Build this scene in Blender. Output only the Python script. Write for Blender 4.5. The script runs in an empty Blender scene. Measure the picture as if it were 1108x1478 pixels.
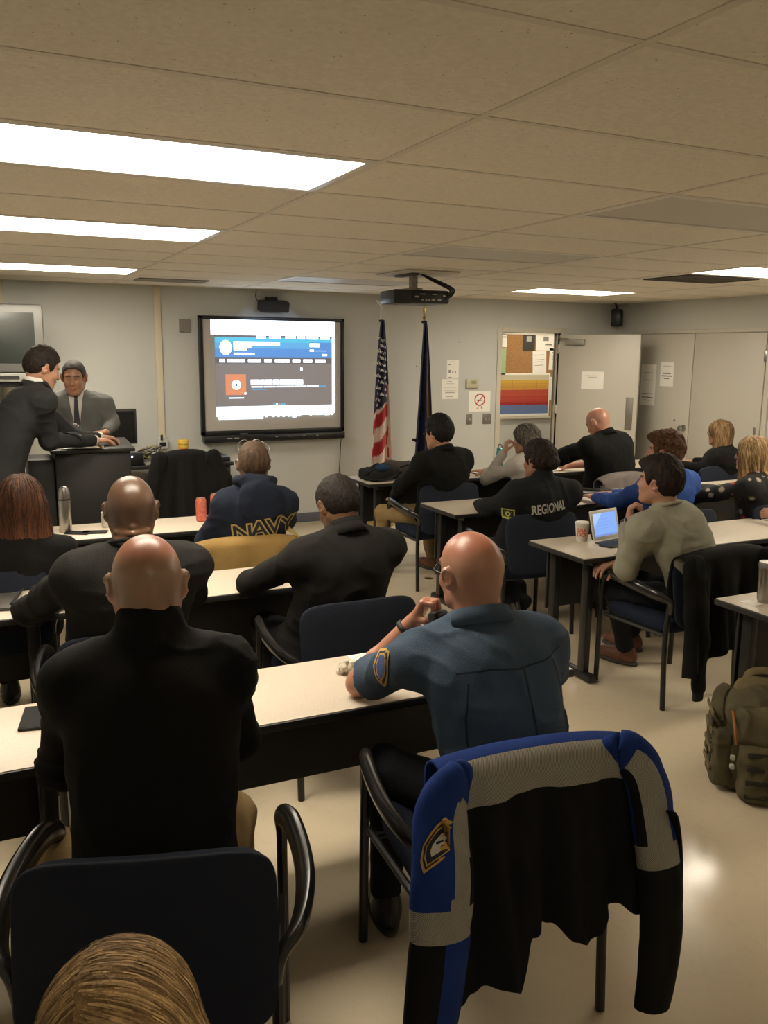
import bpy, bmesh, math, random
import numpy as np
from mathutils import Vector, Matrix
from mathutils.bvhtree import BVHTree
random.seed(7)
SC = bpy.context.scene
COL = SC.collection
rad = math.radians
A = lambda *v: np.array(v, float)

# ------------------------------------------------------------------ materials
MATS = {}
def mat(name, rgb, rough=.6, metal=0., bump=None, noise=None, spec=.5, attr=False, emit=None, sheen=0., coat=0., trans=0., stretch=None):
    """bump=(scale,strength)  noise=(scale,amount)  stretch=(sx,sy,sz) of both"""
    if name in MATS: return MATS[name]
    m = bpy.data.materials.new(name); m.use_nodes = True
    nt = m.node_tree; N = nt.nodes; L = nt.links
    b = N['Principled BSDF']
    b.inputs['Base Color'].default_value = (*rgb, 1)
    b.inputs['Roughness'].default_value = rough
    b.inputs['Metallic'].default_value = metal
    b.inputs['Specular IOR Level'].default_value = spec
    b.inputs['Sheen Weight'].default_value = sheen
    b.inputs['Coat Weight'].default_value = coat
    b.inputs['Transmission Weight'].default_value = trans
    col = None
    if attr:
        a = N.new('ShaderNodeAttribute'); a.attribute_name = 'Col'; col = a.outputs['Color']
    tc = N.new('ShaderNodeTexCoord').outputs['Object']
    if stretch:
        mp = N.new('ShaderNodeMapping'); mp.inputs['Scale'].default_value = stretch
        L.new(tc, mp.inputs['Vector']); tc = mp.outputs['Vector']
    if noise:
        n = N.new('ShaderNodeTexNoise'); n.inputs['Scale'].default_value = noise[0]; n.inputs['Detail'].default_value = 4
        L.new(tc, n.inputs['Vector'])
        mr = N.new('ShaderNodeMapRange'); mr.inputs['From Min'].default_value = .3; mr.inputs['From Max'].default_value = .7
        mr.inputs['To Min'].default_value = 1 - noise[1]; mr.inputs['To Max'].default_value = 1 + noise[1]
        L.new(n.outputs['Fac'], mr.inputs['Value'])
        vm = N.new('ShaderNodeVectorMath'); vm.operation = 'SCALE'
        if col: L.new(col, vm.inputs[0])
        else: vm.inputs[0].default_value = rgb
        L.new(mr.outputs['Result'], vm.inputs['Scale']); col = vm.outputs['Vector']
    if col: L.new(col, b.inputs['Base Color'])
    if bump:
        n = N.new('ShaderNodeTexNoise'); n.inputs['Scale'].default_value = bump[0]; n.inputs['Detail'].default_value = 5
        L.new(tc, n.inputs['Vector'])
        bp = N.new('ShaderNodeBump'); bp.inputs['Strength'].default_value = bump[1]; bp.inputs['Distance'].default_value = .01
        L.new(n.outputs['Fac'], bp.inputs['Height']); L.new(bp.outputs['Normal'], b.inputs['Normal'])
    if emit:
        b.inputs['Emission Color'].default_value = (*emit[0], 1); b.inputs['Emission Strength'].default_value = emit[1]
    MATS[name] = m; return m
def fabric(name, rgb, n=.12, rough=.9, b=.25):
    return mat('fabric_' + name, rgb, rough, bump=(260, b), noise=(9, n), spec=.2, sheen=.0)

# ------------------------------------------------------------------ objects
BASE = {}
def base_of(o): return BASE.get(o.name, A(0, 0, 0))
def prop(o, label=None, cat=None, group=None, kind=None):
    for k, v in (('label', label), ('category', cat), ('group', group), ('kind', kind)):
        if v: o[k] = v
    return o
def thing(name, label, cat, loc=(0, 0, 0), rotz=0, group=None):
    o = bpy.data.objects.new(name, None); COL.objects.link(o)
    o.location = loc; o.rotation_euler = (0, 0, rotz); o.empty_display_size = .1
    BASE[o.name] = A(*loc)
    return prop(o, label, cat, group)
def link(name, me, parent=None):
    o = bpy.data.objects.new(name, me); COL.objects.link(o)
    if parent is not None: o.parent = parent; BASE[o.name] = base_of(parent)
    return o
def mesh(name, V, F, mats, parent=None, world=False, smooth=True, midx=None, col=None, uv=None):
    """world=True: V is in world coordinates, parent unrotated"""
    V = np.asarray(V, float)
    if world and parent is not None: V = V - base_of(parent)
    me = bpy.data.meshes.new(name)
    me.from_pydata(V.tolist(), [], [list(map(int, f)) for f in F])
    if not isinstance(mats, (list, tuple)): mats = [mats]
    for m in mats: me.materials.append(m)
    if smooth: me.polygons.foreach_set('use_smooth', [True] * len(me.polygons))
    if midx is not None: me.polygons.foreach_set('material_index', [int(i) for i in midx])
    if col is not None:
        ca = me.color_attributes.new('Col', 'FLOAT_COLOR', 'POINT')
        c = np.ones((len(V), 4)); c[:, :3] = col; ca.data.foreach_set('color', c.ravel())
    if uv is not None:
        ul = me.uv_layers.new(name='UVMap'); idx = np.zeros(len(me.loops), int); me.loops.foreach_get('vertex_index', idx)
        ul.data.foreach_set('uv', np.asarray(uv, float)[idx].ravel())
    me.update()
    return link(name, me, parent)

class MB:
    """collects shapes into ONE mesh"""
    def __init__(s): s.V = []; s.F = []; s.M = []; s.n = 0
    def add(s, V, F, m=0):
        V = np.asarray(V, float); s.V.append(V)
        for f in F: s.F.append([i + s.n for i in f]); s.M.append(m)
        s.n += len(V); return s
    def box(s, lo, hi, bev=0., m=0, R=None, c=None, seg=2):
        lo = A(*lo); hi = A(*hi)
        bm = bmesh.new(); bmesh.ops.create_cube(bm, size=1)
        for v in bm.verts: v.co = Vector((lo + hi) / 2 + np.array(v.co) * (hi - lo))
        if bev > 0: bmesh.ops.bevel(bm, geom=list(bm.edges), offset=min(bev, .49 * min(hi - lo)), segments=seg, affect='EDGES', profile=.5)
        bm.verts.index_update()
        V = np.array([v.co[:] for v in bm.verts]); F = [[v.index for v in f.verts] for f in bm.faces]; bm.free()
        if R is not None: V = V @ np.asarray(R).T
        if c is not None: V = V + A(*c)
        return s.add(V, F, m)
    def tube(s, pts, r, n=10, m=0, close=False, flat=None, sub=4, caps=True):
        P = smooth_path(pts, sub, close) if sub > 1 else np.array(pts, float)
        k = len(P); rr = np.interp(np.linspace(0, 1, k), np.linspace(0, 1, len(r)), r) if hasattr(r, '__len__') else np.full(k, r)
        T = np.gradient(P, axis=0)
        if close: T = np.roll(P, -1, 0) - np.roll(P, 1, 0)
        T /= np.linalg.norm(T, axis=1)[:, None] + 1e-12
        up = A(0, 0, 1) if abs(T[0][2]) < .9 else A(1, 0, 0)
        x = np.cross(T[0], up); x /= np.linalg.norm(x); V = []
        for i in range(k):
            x = x - T[i] * (x @ T[i]); x /= np.linalg.norm(x); y = np.cross(T[i], x)
            a = np.arange(n) * 2 * np.pi / n
            fx, fy = flat or (1, 1)
            V.append(P[i] + rr[i] * (np.outer(np.cos(a), x) * fx + np.outer(np.sin(a), y) * fy))
        V = np.concatenate(V); F = []
        for i in range(k if close else k - 1):
            for j in range(n):
                a, b = i * n + j, i * n + (j + 1) % n; c, d = ((i + 1) % k) * n + (j + 1) % n, ((i + 1) % k) * n + j
                F.append([a, b, c, d])
        if not close and caps: F.append(list(range(n))[::-1]); F.append([(k - 1) * n + j for j in range(n)])
        return s.add(V, F, m)
    def lathe(s, prof, c=(0, 0, 0), n=28, m=0, R=None):
        prof = [(max(r, 1e-4), z) for r, z in prof]; a = np.arange(n) * 2 * np.pi / n
        V = np.concatenate([np.stack([r * np.cos(a), r * np.sin(a), np.full(n, z)], 1) for r, z in prof])
        F = [[i * n + j, i * n + (j + 1) % n, (i + 1) * n + (j + 1) % n, (i + 1) * n + j] for i in range(len(prof) - 1) for j in range(n)]
        F.append(list(range(n))[::-1]); F.append([(len(prof) - 1) * n + j for j in range(n)])
        if R is not None: V = V @ np.asarray(R).T
        return s.add(V + A(*c), F, m)
    def build(s, name, mats, parent=None, world=False, smooth=False, autosmooth=True):
        V = np.concatenate(s.V)
        o = mesh(name, V, s.F, mats, parent, world, smooth=True, midx=s.M)
        if autosmooth: sharpen(o.data)
        return o
def sharpen(me, ang=35):
    bm = bmesh.new(); bm.from_mesh(me); c = rad(ang)
    for e in bm.edges:
        if len(e.link_faces) == 2 and e.calc_face_angle(0) > c: e.smooth = False
    bm.to_mesh(me); bm.free()
def smooth_path(pts, sub=4, close=False):
    P = np.array(pts, float); k = len(P)
    if k < 3: 
        return np.array([P[0] + (P[-1] - P[0]) * t for t in np.linspace(0, 1, 2)])
    out = []; rng = range(k if close else k - 1)
    for i in rng:
        if close: p0, p1, p2, p3 = P[i - 1], P[i], P[(i + 1) % k], P[(i + 2) % k]
        else: p0, p1, p2, p3 = P[max(i - 1, 0)], P[i], P[i + 1], P[min(i + 2, k - 1)]
        for t in np.arange(sub) / sub:
            out.append(.5 * ((2 * p1) + (-p0 + p2) * t + (2 * p0 - 5 * p1 + 4 * p2 - p3) * t * t + (-p0 + 3 * p1 - 3 * p2 + p3) * t ** 3))
    if not close: out.append(P[-1])
    return np.array(out)
def bx(name, lo, hi, m, parent=None, bev=0., world=True, label=None):
    o = MB().box(lo, hi, bev).build(name, m, parent, world)
    if label: o['label'] = label
    return o
def rotz(a): c, s = math.cos(a), math.sin(a); return np.array([[c, -s, 0], [s, c, 0], [0, 0, 1.]])
def rotx(a): c, s = math.cos(a), math.sin(a); return np.array([[1, 0, 0], [0, c, -s], [0, s, c]])
def roty(a): c, s = math.cos(a), math.sin(a); return np.array([[c, 0, s], [0, 1, 0], [-s, 0, c]])
def unit(v): v = np.asarray(v, float); return v / (np.linalg.norm(v) + 1e-12)

# ------------------------------------------------------------------ noise
_rs = np.random.RandomState(3); _LAT = _rs.rand(32, 32, 32)
def vnoise(P):
    P = np.asarray(P); i = np.floor(P).astype(int); f = P - i; f = f * f * (3 - 2 * f); r = 0
    for a in (0, 1):
        for b in (0, 1):
            for c in (0, 1):
                w = (f[:, 0] if a else 1 - f[:, 0]) * (f[:, 1] if b else 1 - f[:, 1]) * (f[:, 2] if c else 1 - f[:, 2])
                r = r + w * _LAT[(i[:, 0] + a) % 32, (i[:, 1] + b) % 32, (i[:, 2] + c) % 32]
    return r

# ------------------------------------------------------------------ implicit bodies
class Blob:
    def __init__(s): s.ops = []
    def cap(s, a, b, ra, rb=None, k=.02, op='u', cut=None, sc=None):
        """tapered capsule; cut=(point,normal) trims only this primitive"""
        s.ops.append(('cap', A(*a), A(*b), ra, ra if rb is None else rb, k, op, cut)); return s
    def ell(s, c, r, R=None, k=.02, op='u', cut=None):
        s.ops.append(('ell', A(*c), A(*r), np.eye(3) if R is None else np.asarray(R), 0, k, op, cut)); return s
    def bx(s, c, r, R=None, rd=.01, k=.02, op='u', cut=None):
        s.ops.append(('box', A(*c), A(*r), np.eye(3) if R is None else np.asarray(R), rd, k, op, cut)); return s
    def tor(s, c, R, ra, r, k=.01, op='u', fy=1.):
        s.ops.append(('tor', A(*c), A(ra, r, fy), np.asarray(R), 0, k, op, None)); return s
    def fn(s, lo, hi, f, k=.01, op='i'):
        s.ops.append(('fn', A(*lo), A(*hi), f, 0, k, op, None)); return s
    def bounds(s, o):
        t = o[0]
        if t == 'cap': r = max(o[3], o[4]); return np.minimum(o[1], o[2]) - r, np.maximum(o[1], o[2]) + r
        if t == 'ell':
            e = np.sqrt(((o[3] * o[2]) ** 2).sum(1)); return o[1] - e, o[1] + e
        if t == 'box': e = np.abs(o[3] * o[2]).sum(1); return o[1] - e, o[1] + e
        if t == 'tor': e = o[2][0] + o[2][1]; return o[1] - e, o[1] + e
        return o[1], o[2]
    def field(s, h):
        B = [s.bounds(o) for o in s.ops if o[6] == 'u']
        lo = np.min([b[0] for b in B], 0) - 3 * h - .01; hi = np.max([b[1] for b in B], 0) + 3 * h + .01
        n = np.ceil((hi - lo) / h).astype(int) + 1
        F = np.full(n, 1., np.float32)
        for o in s.ops:
            b0, b1 = s.bounds(o); k = o[5]; pad = 2.2 * k + 4 * h
            i0 = np.clip(np.floor((b0 - pad - lo) / h).astype(int), 0, n); i1 = np.clip(np.ceil((b1 + pad - lo) / h).astype(int) + 1, 0, n)
            if o[0] == 'fn' and o[6] == 'i': i0 = np.array([0, 0, 0]); i1 = n
            if (i1 <= i0).any(): continue
            ax = [lo[d] + h * np.arange(i0[d], i1[d]) for d in range(3)]
            X, Y, Z = ax[0][:, None, None], ax[1][None, :, None], ax[2][None, None, :]
            t = o[0]
            if t == 'cap':
                a, b, ra, rb = o[1:5]; d = b - a; L2 = d @ d + 1e-9
                px, py, pz = X - a[0], Y - a[1], Z - a[2]
                tt = np.clip((px * d[0] + py * d[1] + pz * d[2]) / L2, 0, 1)
                D = np.sqrt((px - tt * d[0]) ** 2 + (py - tt * d[1]) ** 2 + (pz - tt * d[2]) ** 2) - (ra + (rb - ra) * tt)
            elif t in ('ell', 'box', 'tor'):
                c, r, R = o[1], o[2], o[3]; px, py, pz = X - c[0], Y - c[1], Z - c[2]
                q = [px * R[0, i] + py * R[1, i] + pz * R[2, i] for i in range(3)]
                if t == 'ell':
                    k0 = np.sqrt((q[0] / r[0]) ** 2 + (q[1] / r[1]) ** 2 + (q[2] / r[2]) ** 2)
                    k1 = np.sqrt((q[0] / r[0] ** 2) ** 2 + (q[1] / r[1] ** 2) ** 2 + (q[2] / r[2] ** 2) ** 2) + 1e-6
                    D = k0 * (k0 - 1) / k1
                elif t == 'box':
                    e = [np.abs(q[i]) - r[i] + o[4] for i in range(3)]
                    D = np.sqrt(sum(np.maximum(x, 0) ** 2 for x in e)) + np.minimum(np.maximum(np.maximum(e[0], e[1]), e[2]), 0) - o[4]
                else:
                    D = np.sqrt((np.sqrt(q[0] ** 2 + (q[1] / r[2]) ** 2) - r[0]) ** 2 + q[2] ** 2) - r[1]
            else: D = o[3](X, Y, Z)
            if o[7] is not None:
                cp, cn = A(*o[7][0]), unit(o[7][1]); D = np.maximum(D, (X - cp[0]) * cn[0] + (Y - cp[1]) * cn[1] + (Z - cp[2]) * cn[2])
            sl = tuple(slice(i0[d], i1[d]) for d in range(3)); a = F[sl]; D = np.broadcast_to(D, a.shape)
            if o[6] == 'u': hh = np.maximum(k - np.abs(a - D), 0) / max(k, 1e-6); F[sl] = np.minimum(a, D) - hh * hh * k / 4
            else:
                if o[6] == 's': D = -D
                hh = np.maximum(k - np.abs(a - D), 0) / max(k, 1e-6); F[sl] = np.maximum(a, D) + hh * hh * k / 4
        return F, lo
    def nets(s, h):
        F, lo = s.field(h); return nets(F, lo, h)
def nets(F, lo, h):
    S = F < 0; n = F.shape; c = np.zeros(tuple(d - 1 for d in n), np.int8)
    C8 = [(a, b, d) for a in (0, 1) for b in (0, 1) for d in (0, 1)]
    for a, b, d in C8: c += S[a:n[0] - 1 + a, b:n[1] - 1 + b, d:n[2] - 1 + d]
    I = np.argwhere((c > 0) & (c < 8))
    if not len(I): return np.zeros((0, 3)), []
    vals = {q: F[I[:, 0] + q[0], I[:, 1] + q[1], I[:, 2] + q[2]] for q in C8}
    P = np.zeros((len(I), 3)); cnt = np.zeros(len(I))
    for q in C8:
        for ax in range(3):
            if q[ax]: continue
            q2 = list(q); q2[ax] = 1; q2 = tuple(q2); va, vb = vals[q], vals[q2]; m = (va < 0) != (vb < 0)
            t = va / np.where(m, va - vb, 1); e = np.array(q, float)[None] + 0 * P; e[:, ax] += t
            P += e * m[:, None]; cnt += m
    V = lo + h * (I + P / cnt[:, None])
    ids = np.full(c.shape, -1, int); ids[tuple(I.T)] = np.arange(len(I)); Q = []
    for ax in range(3):
        a = np.moveaxis(S, ax, 0); E = np.argwhere(a[:-1] != a[1:]); G = np.moveaxis(ids, ax, 0)
        E = E[(E[:, 1] > 0) & (E[:, 2] > 0) & (E[:, 1] < a.shape[1] - 1) & (E[:, 2] < a.shape[2] - 1)]
        i, j, k = E.T; q = np.stack([G[i, j - 1, k - 1], G[i, j, k - 1], G[i, j, k], G[i, j - 1, k]], 1)
        flip = ~a[i, j, k]
        if ax == 1: flip = ~flip
        q[flip] = q[flip][:, ::-1]; Q.append(q)
    Q = np.concatenate(Q); Q = Q[(Q >= 0).all(1)]
    return V, Q
def normals(V, Q):
    Q = np.asarray(Q); n = np.cross(V[Q[:, 2]] - V[Q[:, 0]], V[Q[:, 3]] - V[Q[:, 1]]); N = np.zeros_like(V)
    for i in range(4): np.add.at(N, Q[:, i], n)
    return N / (np.linalg.norm(N, axis=1)[:, None] + 1e-12)
def relax(V, Q, it=1, w=.5):
    Q = np.asarray(Q)
    for _ in range(it):
        S = np.zeros_like(V); c = np.zeros(len(V))
        for i in range(4):
            for j in (1, 3): np.add.at(S, Q[:, i], V[Q[:, (i + j) % 4]]); np.add.at(c, Q[:, i], 1)
        V = V * (1 - w) + w * S / np.maximum(c, 1)[:, None]
    return V

# ------------------------------------------------------------------ flat art laid on surfaces
def text_poly(txt, size=.1, shear=0., bold=0.):
    cu = bpy.data.curves.new('t', 'FONT'); cu.body = txt; cu.size = size; cu.align_x = 'CENTER'; cu.align_y = 'CENTER'; cu.shear = shear; cu.offset = bold
    cu.resolution_u = 3
    o = bpy.data.objects.new('t', cu); COL.objects.link(o); dg = bpy.context.evaluated_depsgraph_get(); dg.update()
    me = bpy.data.meshes.new_from_object(o.evaluated_get(dg)); V = np.array([v.co[:2] for v in me.vertices]); F = [list(p.vertices) for p in me.polygons]
    bpy.data.objects.remove(o); bpy.data.curves.remove(cu); bpy.data.meshes.remove(me); return V, F
def ring_poly(r0, r1, n=28, c=(0, 0)):
    a = np.arange(n) * 2 * np.pi / n; V = np.concatenate([np.stack([c[0] + r * np.cos(a), c[1] + r * np.sin(a)], 1) for r in (r0, r1)])
    return V, [[j, (j + 1) % n, n + (j + 1) % n, n + j] for j in range(n)]
def poly(pts): return np.array(pts, float), [list(range(len(pts)))]
def star_poly(r, c=(0, 0)):
    p = [(c[0] + (r if i % 2 == 0 else r * .46) * math.sin(i * math.pi / 5), c[1] + (r if i % 2 == 0 else r * .46) * math.cos(i * math.pi / 5)) for i in range(10)]
    return poly(p)
def decal(name, VF, o, xd, yd, bvh, m, parent, off=.003, cut=.015, reach=.4, nd=None):
    V2, F = VF; o = A(*o); xd = unit(xd); yd = unit(A(*yd) - xd * (xd @ A(*yd))); nrm = np.cross(xd, yd)
    bm = bmesh.new(); vs = [bm.verts.new((x, y, 0)) for x, y in V2]
    for f in F:
        try: bm.faces.new([vs[i] for i in f])
        except Exception: pass
    if bvh:
        bmesh.ops.triangulate(bm, faces=bm.faces[:])
        for _ in range(5):
            e = [e for e in bm.edges if e.calc_length() > cut]
            if not e: break
            bmesh.ops.subdivide_edges(bm, edges=e, cuts=1); bmesh.ops.triangulate(bm, faces=[f for f in bm.faces if len(f.verts) > 3])
    bm.verts.index_update(); W = []
    for v in bm.verts:
        p = o + v.co.x * xd + v.co.y * yd
        if bvh:
            h = bvh.ray_cast(Vector(p + nrm * reach), Vector(-nrm), reach * 2)
            if h[0] is not None:
                p = np.array(h[0]) + np.array(h[1]) * off * (1 if np.dot(h[1], nrm) > 0 else -1)
            else: p = p - nrm * .02
        else: p = p + nrm * off
        W.append(p)
    FF = [[v.index for v in f.verts] for f in bm.faces]; bm.free()
    return mesh(name, np.array(W), FF, m, parent, world=True, smooth=bool(bvh))
def bvh_of(V, Q): return BVHTree.FromPolygons([tuple(v) for v in V], [tuple(map(int, q)) for q in Q])
def flat_art(name, items, o, xd, yd, parent, step=.0008, base=.001):
    """items: (VF or (x0,y0,x1,y1), material); each later item lies a hair above the earlier ones; ONE mesh"""
    o = A(*o); xd = unit(xd); yd = unit(yd); nn = np.cross(xd, yd); mb = MB(); ms = []
    for i, (g, m) in enumerate(items):
        if not isinstance(g[0], np.ndarray): x0, y0, x1, y1 = g; g = poly([(x0, y0), (x1, y0), (x1, y1), (x0, y1)])
        if m not in ms: ms.append(m)
        V, F = g; mb.add(o + np.outer(V[:, 0], xd) + np.outer(V[:, 1], yd) + nn * (base + step * i), F, ms.index(m))
    return mb.build(name, ms, parent, world=True, autosmooth=False)
SKIN = dict(light=A(.42, .225, .145), pink=A(.45, .205, .135), brown=A(.165, .083, .046), tan=A(.29, .145, .09), warm=A(.36, .18, .11))
M_SKIN = mat('skin', (.5, .3, .2), .42, bump=(180, .06), noise=(14, .07), attr=True, spec=.45)
M_SKIN.node_tree.nodes['Principled BSDF'].inputs['Subsurface Weight'].default_value = .08
M_SKIN.node_tree.nodes['Principled BSDF'].inputs['Subsurface Radius'].default_value = (.5, .2, .1)
M_SKIN.node_tree.nodes['Principled BSDF'].inputs['Subsurface Scale'].default_value = .02
M_SHINY = mat('skin_shiny', (.5, .3, .2), .34, bump=(160, .05), noise=(12, .06), attr=True, spec=.5)
M_HAIR = mat('hair', (.1, .05, .03), .62, bump=(220, .4), noise=(60, .25), attr=True, spec=.18, stretch=(1, 1, .12))
M_EYE = mat('eye_white', (.7, .68, .65), .2); M_IRIS = mat('iris', (.03, .02, .015), .2)
M_GLASS_FRAME = mat('glasses_frame', (.015, .013, .012), .3); M_METAL_FRAME = mat('glasses_metal', (.35, .33, .3), .3, 1)

def mixc(c, t, m): return c * (1 - m[:, None]) + np.asarray(t, float)[None] * m[:, None]
def sstep(a, b, x): t = np.clip((x - a) / (b - a), 0, 1); return t * t * (3 - 2 * t)
HL_Y = [-.14, -.06, -.03, -.012, .0, .012, .03, .042, .052, .066, .14]
HL_Z = [-.085, -.078, -.05, -.03, .012, .016, -.012, .0, .042, .066, .094]
def hairline(y, up=0.): return np.interp(y, HL_Y, np.array(HL_Z) + up)

def add_head(B, H, R, sex='m', s=1., jaw=1., ears=True, neck=None, neckr=.056):
    T = lambda x, y, z: H + R @ (A(x, y, z) * s)
    E = lambda c, r, k=.02, op='u', R2=None: B.ell(T(*c), A(*r) * s, R if R2 is None else R @ R2, k * s, op)
    E((0, -.012, .032), (.078, .1, .088)); E((0, -.045, .01), (.07, .066, .075), .03)
    E((0, .03, -.03), (.058, .066, .082), .03)
    E((0, .045, -.062), (.046 * jaw, .048, .05), .03)
    for x in (-1, 1):
        B.cap(T(.055 * x, -.012, -.045), T(.024 * jaw * x, .07, -.096), .02 * s, .017 * s, .03 * s)
        E((.036 * x, .066, -.025), (.024, .026, .024), .02)
    B.cap(T(-.036, .077, .03), T(.036, .077, .03), .013 * s, .013 * s, .014 * s)
    for x in (-1, 1): E((.032 * x, .101, .008), (.019, .014, .014), .012, 's')
    for x in (-1, 1): E((.031 * x, .078, .007), (.0145, .013, .0125), .004)
    B.cap(T(0, .09, .016), T(0, .111, -.024), .0065 * s, .0115 * s, .012 * s)
    for x in (-1, 1): E((.011 * x, .1, -.027), (.008, .011, .008), .006)
    E((0, .096, -.054), (.024, .012, .0065), .008); E((0, .094, -.066), (.021, .012, .007), .008)
    B.cap(T(-.02, .107, -.0598), T(.02, .107, -.0598), .0022 * s, .0022 * s, .003 * s, op='s')
    E((0, .083, -.098), (.022, .018, .018), .02)
    if ears:
        for x in (-1, 1):
            R2 = rotz(-x * rad(24)) @ rotx(rad(-8))
            E((.085 * x, -.012, -.002), (.009, .022, .036), .006, 'u', R2)
            B.tor(T(.091 * x, -.015, .002), R @ R2 @ roty(rad(90)), .022 * s, .0048 * s, .004, fy=.72)
            E((.098 * x, -.006, -.006), (.008, .009, .014), .005, 's', R2)
    if neck is not None:
        B.cap(T(0, -.03, -.045), neck, neckr * s, (neckr + .008) * s, .03 * s)
def headcol(V, H, R, c, s=1., stub=None, stubcol=(.16, .12, .1), stubamt=.5, up=0., lips=.6, beard=0., brow=(.05, .03, .02), flush=.25, crown=None):
    q = (V - H) @ R / s; x, y, z = q.T; C = np.tile(np.asarray(c, float), (len(V), 1))
    C = mixc(C, c * A(1.15, .72, .66), flush * (sstep(.03, .05, z) * sstep(.02, -.05, y) + sstep(.07, .085, np.abs(x)) * sstep(.03, .0, z)).clip(0, 1))
    fl = sstep(.02, 0, np.hypot(np.hypot(x, (z + .06) * 2), np.clip(.085 - y, 0, 1))) 
    C = mixc(C, c * A(.85, .5, .5), lips * (sstep(.026, .018, np.abs(x)) * sstep(.014, .009, np.abs(z + .06)) * sstep(.088, .094, y)))
    if brow is not None:
        m = sstep(.024, .018, np.abs(np.abs(x) - .033)) * sstep(.0065, .004, np.abs(z - .031 + .15 * (np.abs(x) - .033).clip(0, 1))) * sstep(.06, .07, y)
        C = mixc(C, brow, m * .85)
    if beard: C = mixc(C, c * A(.5, .48, .5), beard * sstep(-.04, -.055, z) * sstep(.0, .02, y) * (1 - sstep(.026, .018, np.abs(x)) * sstep(.014, .009, np.abs(z + .06))))
    if stub:
        m = sstep(-.006, .008, z - hairline(y, up))
        if crown: m = m * sstep(crown - .012, crown + .012, np.hypot(x * 1.1, (y - .015) * .75) + np.clip(.06 - z, 0, 1) * 1.6)
        n = vnoise(q * 400)
        C = mixc(C, stubcol, m * stubamt * (.8 + .4 * n))
    return C

def hand(B, W, f, n, side, curl=.5, thumb=.5, s=1., splay=.06, curls=None):
    """W wrist, f finger direction, n out of the palm, side 'L'/'R'"""
    W = A(*W); f = unit(f); n = unit(A(*n) - f * (f @ A(*n))); t = np.cross(f, n) * (1 if side == 'R' else -1)
    kn = [W + (f * .085 + t * .031) * s, W + (f * .09 + t * .01) * s, W + (f * .086 - t * .011) * s, W + (f * .077 - t * .03) * s]
    for p in kn: B.cap(W + t * ((p - W) @ t) * .45, p, .0155 * s, .0115 * s, .014)
    B.ell(W + (f * .045 + n * .004) * s, A(.038, .042, .014) * s, np.stack([t, f, n], 1), .012)
    Ls = [.074, .082, .077, .061]; cs = curls or [curl] * 4
    for i, p in enumerate(kn):
        a = cs[i] * .8; q = p; d0 = unit(f + t * (1.5 - i) * splay)
        for j, (l, r) in enumerate(zip((.45, .31, .24), (.0098, .0088, .0078))):
            d = math.cos(a) * d0 + math.sin(a) * n; q2 = q + d * Ls[i] * l * s
            B.cap(q, q2, r * s, (r - .0006) * s, .0035 if j else .006); q = q2; a += cs[i] * (1. if j == 0 else .7)
    b = W + (f * .022 + t * .022 + n * .006) * s; d = unit(f * .62 + t * .68 * (1 - thumb * .4) + n * .45 * (1 + thumb))
    m = b + d * .042 * s; B.cap(b, m, .015 * s, .0115 * s, .012); d2 = unit(f * .85 + n * (.35 + thumb) - t * .25 * thumb)
    B.cap(m, m + d2 * .034 * s, .0108 * s, .009 * s, .004); B.cap(m + d2 * .034 * s, m + unit(d2 + n * .2 * thumb) * .058 * s, .0092 * s, .0075 * s, .004)

def hair_short(H, R, s, t=.014, top=.01, up=0., col=(.03, .02, .015), h=.005, rough=.0025, front=0., bigger=(1, 1, 1), wave=0.):
    B = Blob(); T = lambda x, y, z: H + R @ (A(x, y, z) * s)
    bx_, by_, bz_ = bigger
    B.ell(T(0, -.012, .034 + top * .5), A(.078 * bx_ + t, .1 * by_ + t, .088 * bz_ + t + top * .5) * s, R, .01); B.ell(T(0, -.047, .01), A(.07 + t * .8, .066 + t * .7, .078 + t * .5) * s, R, .03)
    if front: B.ell(T(0, .06, .09), A(.05, .035 + front, .025 + front * .5) * s, R, .03)
    def f(X, Y, Z):
        P = [X - H[0], Y - H[1], Z - H[2]]; x, y, z = [(P[0] * R[0, i] + P[1] * R[1, i] + P[2] * R[2, i]) / s for i in range(3)]
        return (np.interp(y, HL_Y, np.array(HL_Z) + up) - z) * .7 * s
    B.fn((0, 0, 0), (0, 0, 0), f, .008)
    V, Q = B.nets(h); N = normals(V, Q); q = (V - H) @ R
    V = V + N * (rough * (vnoise(q * 90) * 2 - 1) + rough * (vnoise(q * A(200, 60, 60)) * 2 - 1) + wave * (vnoise(q * 38) * 2 - 1))[:, None]
    return V, Q
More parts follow.
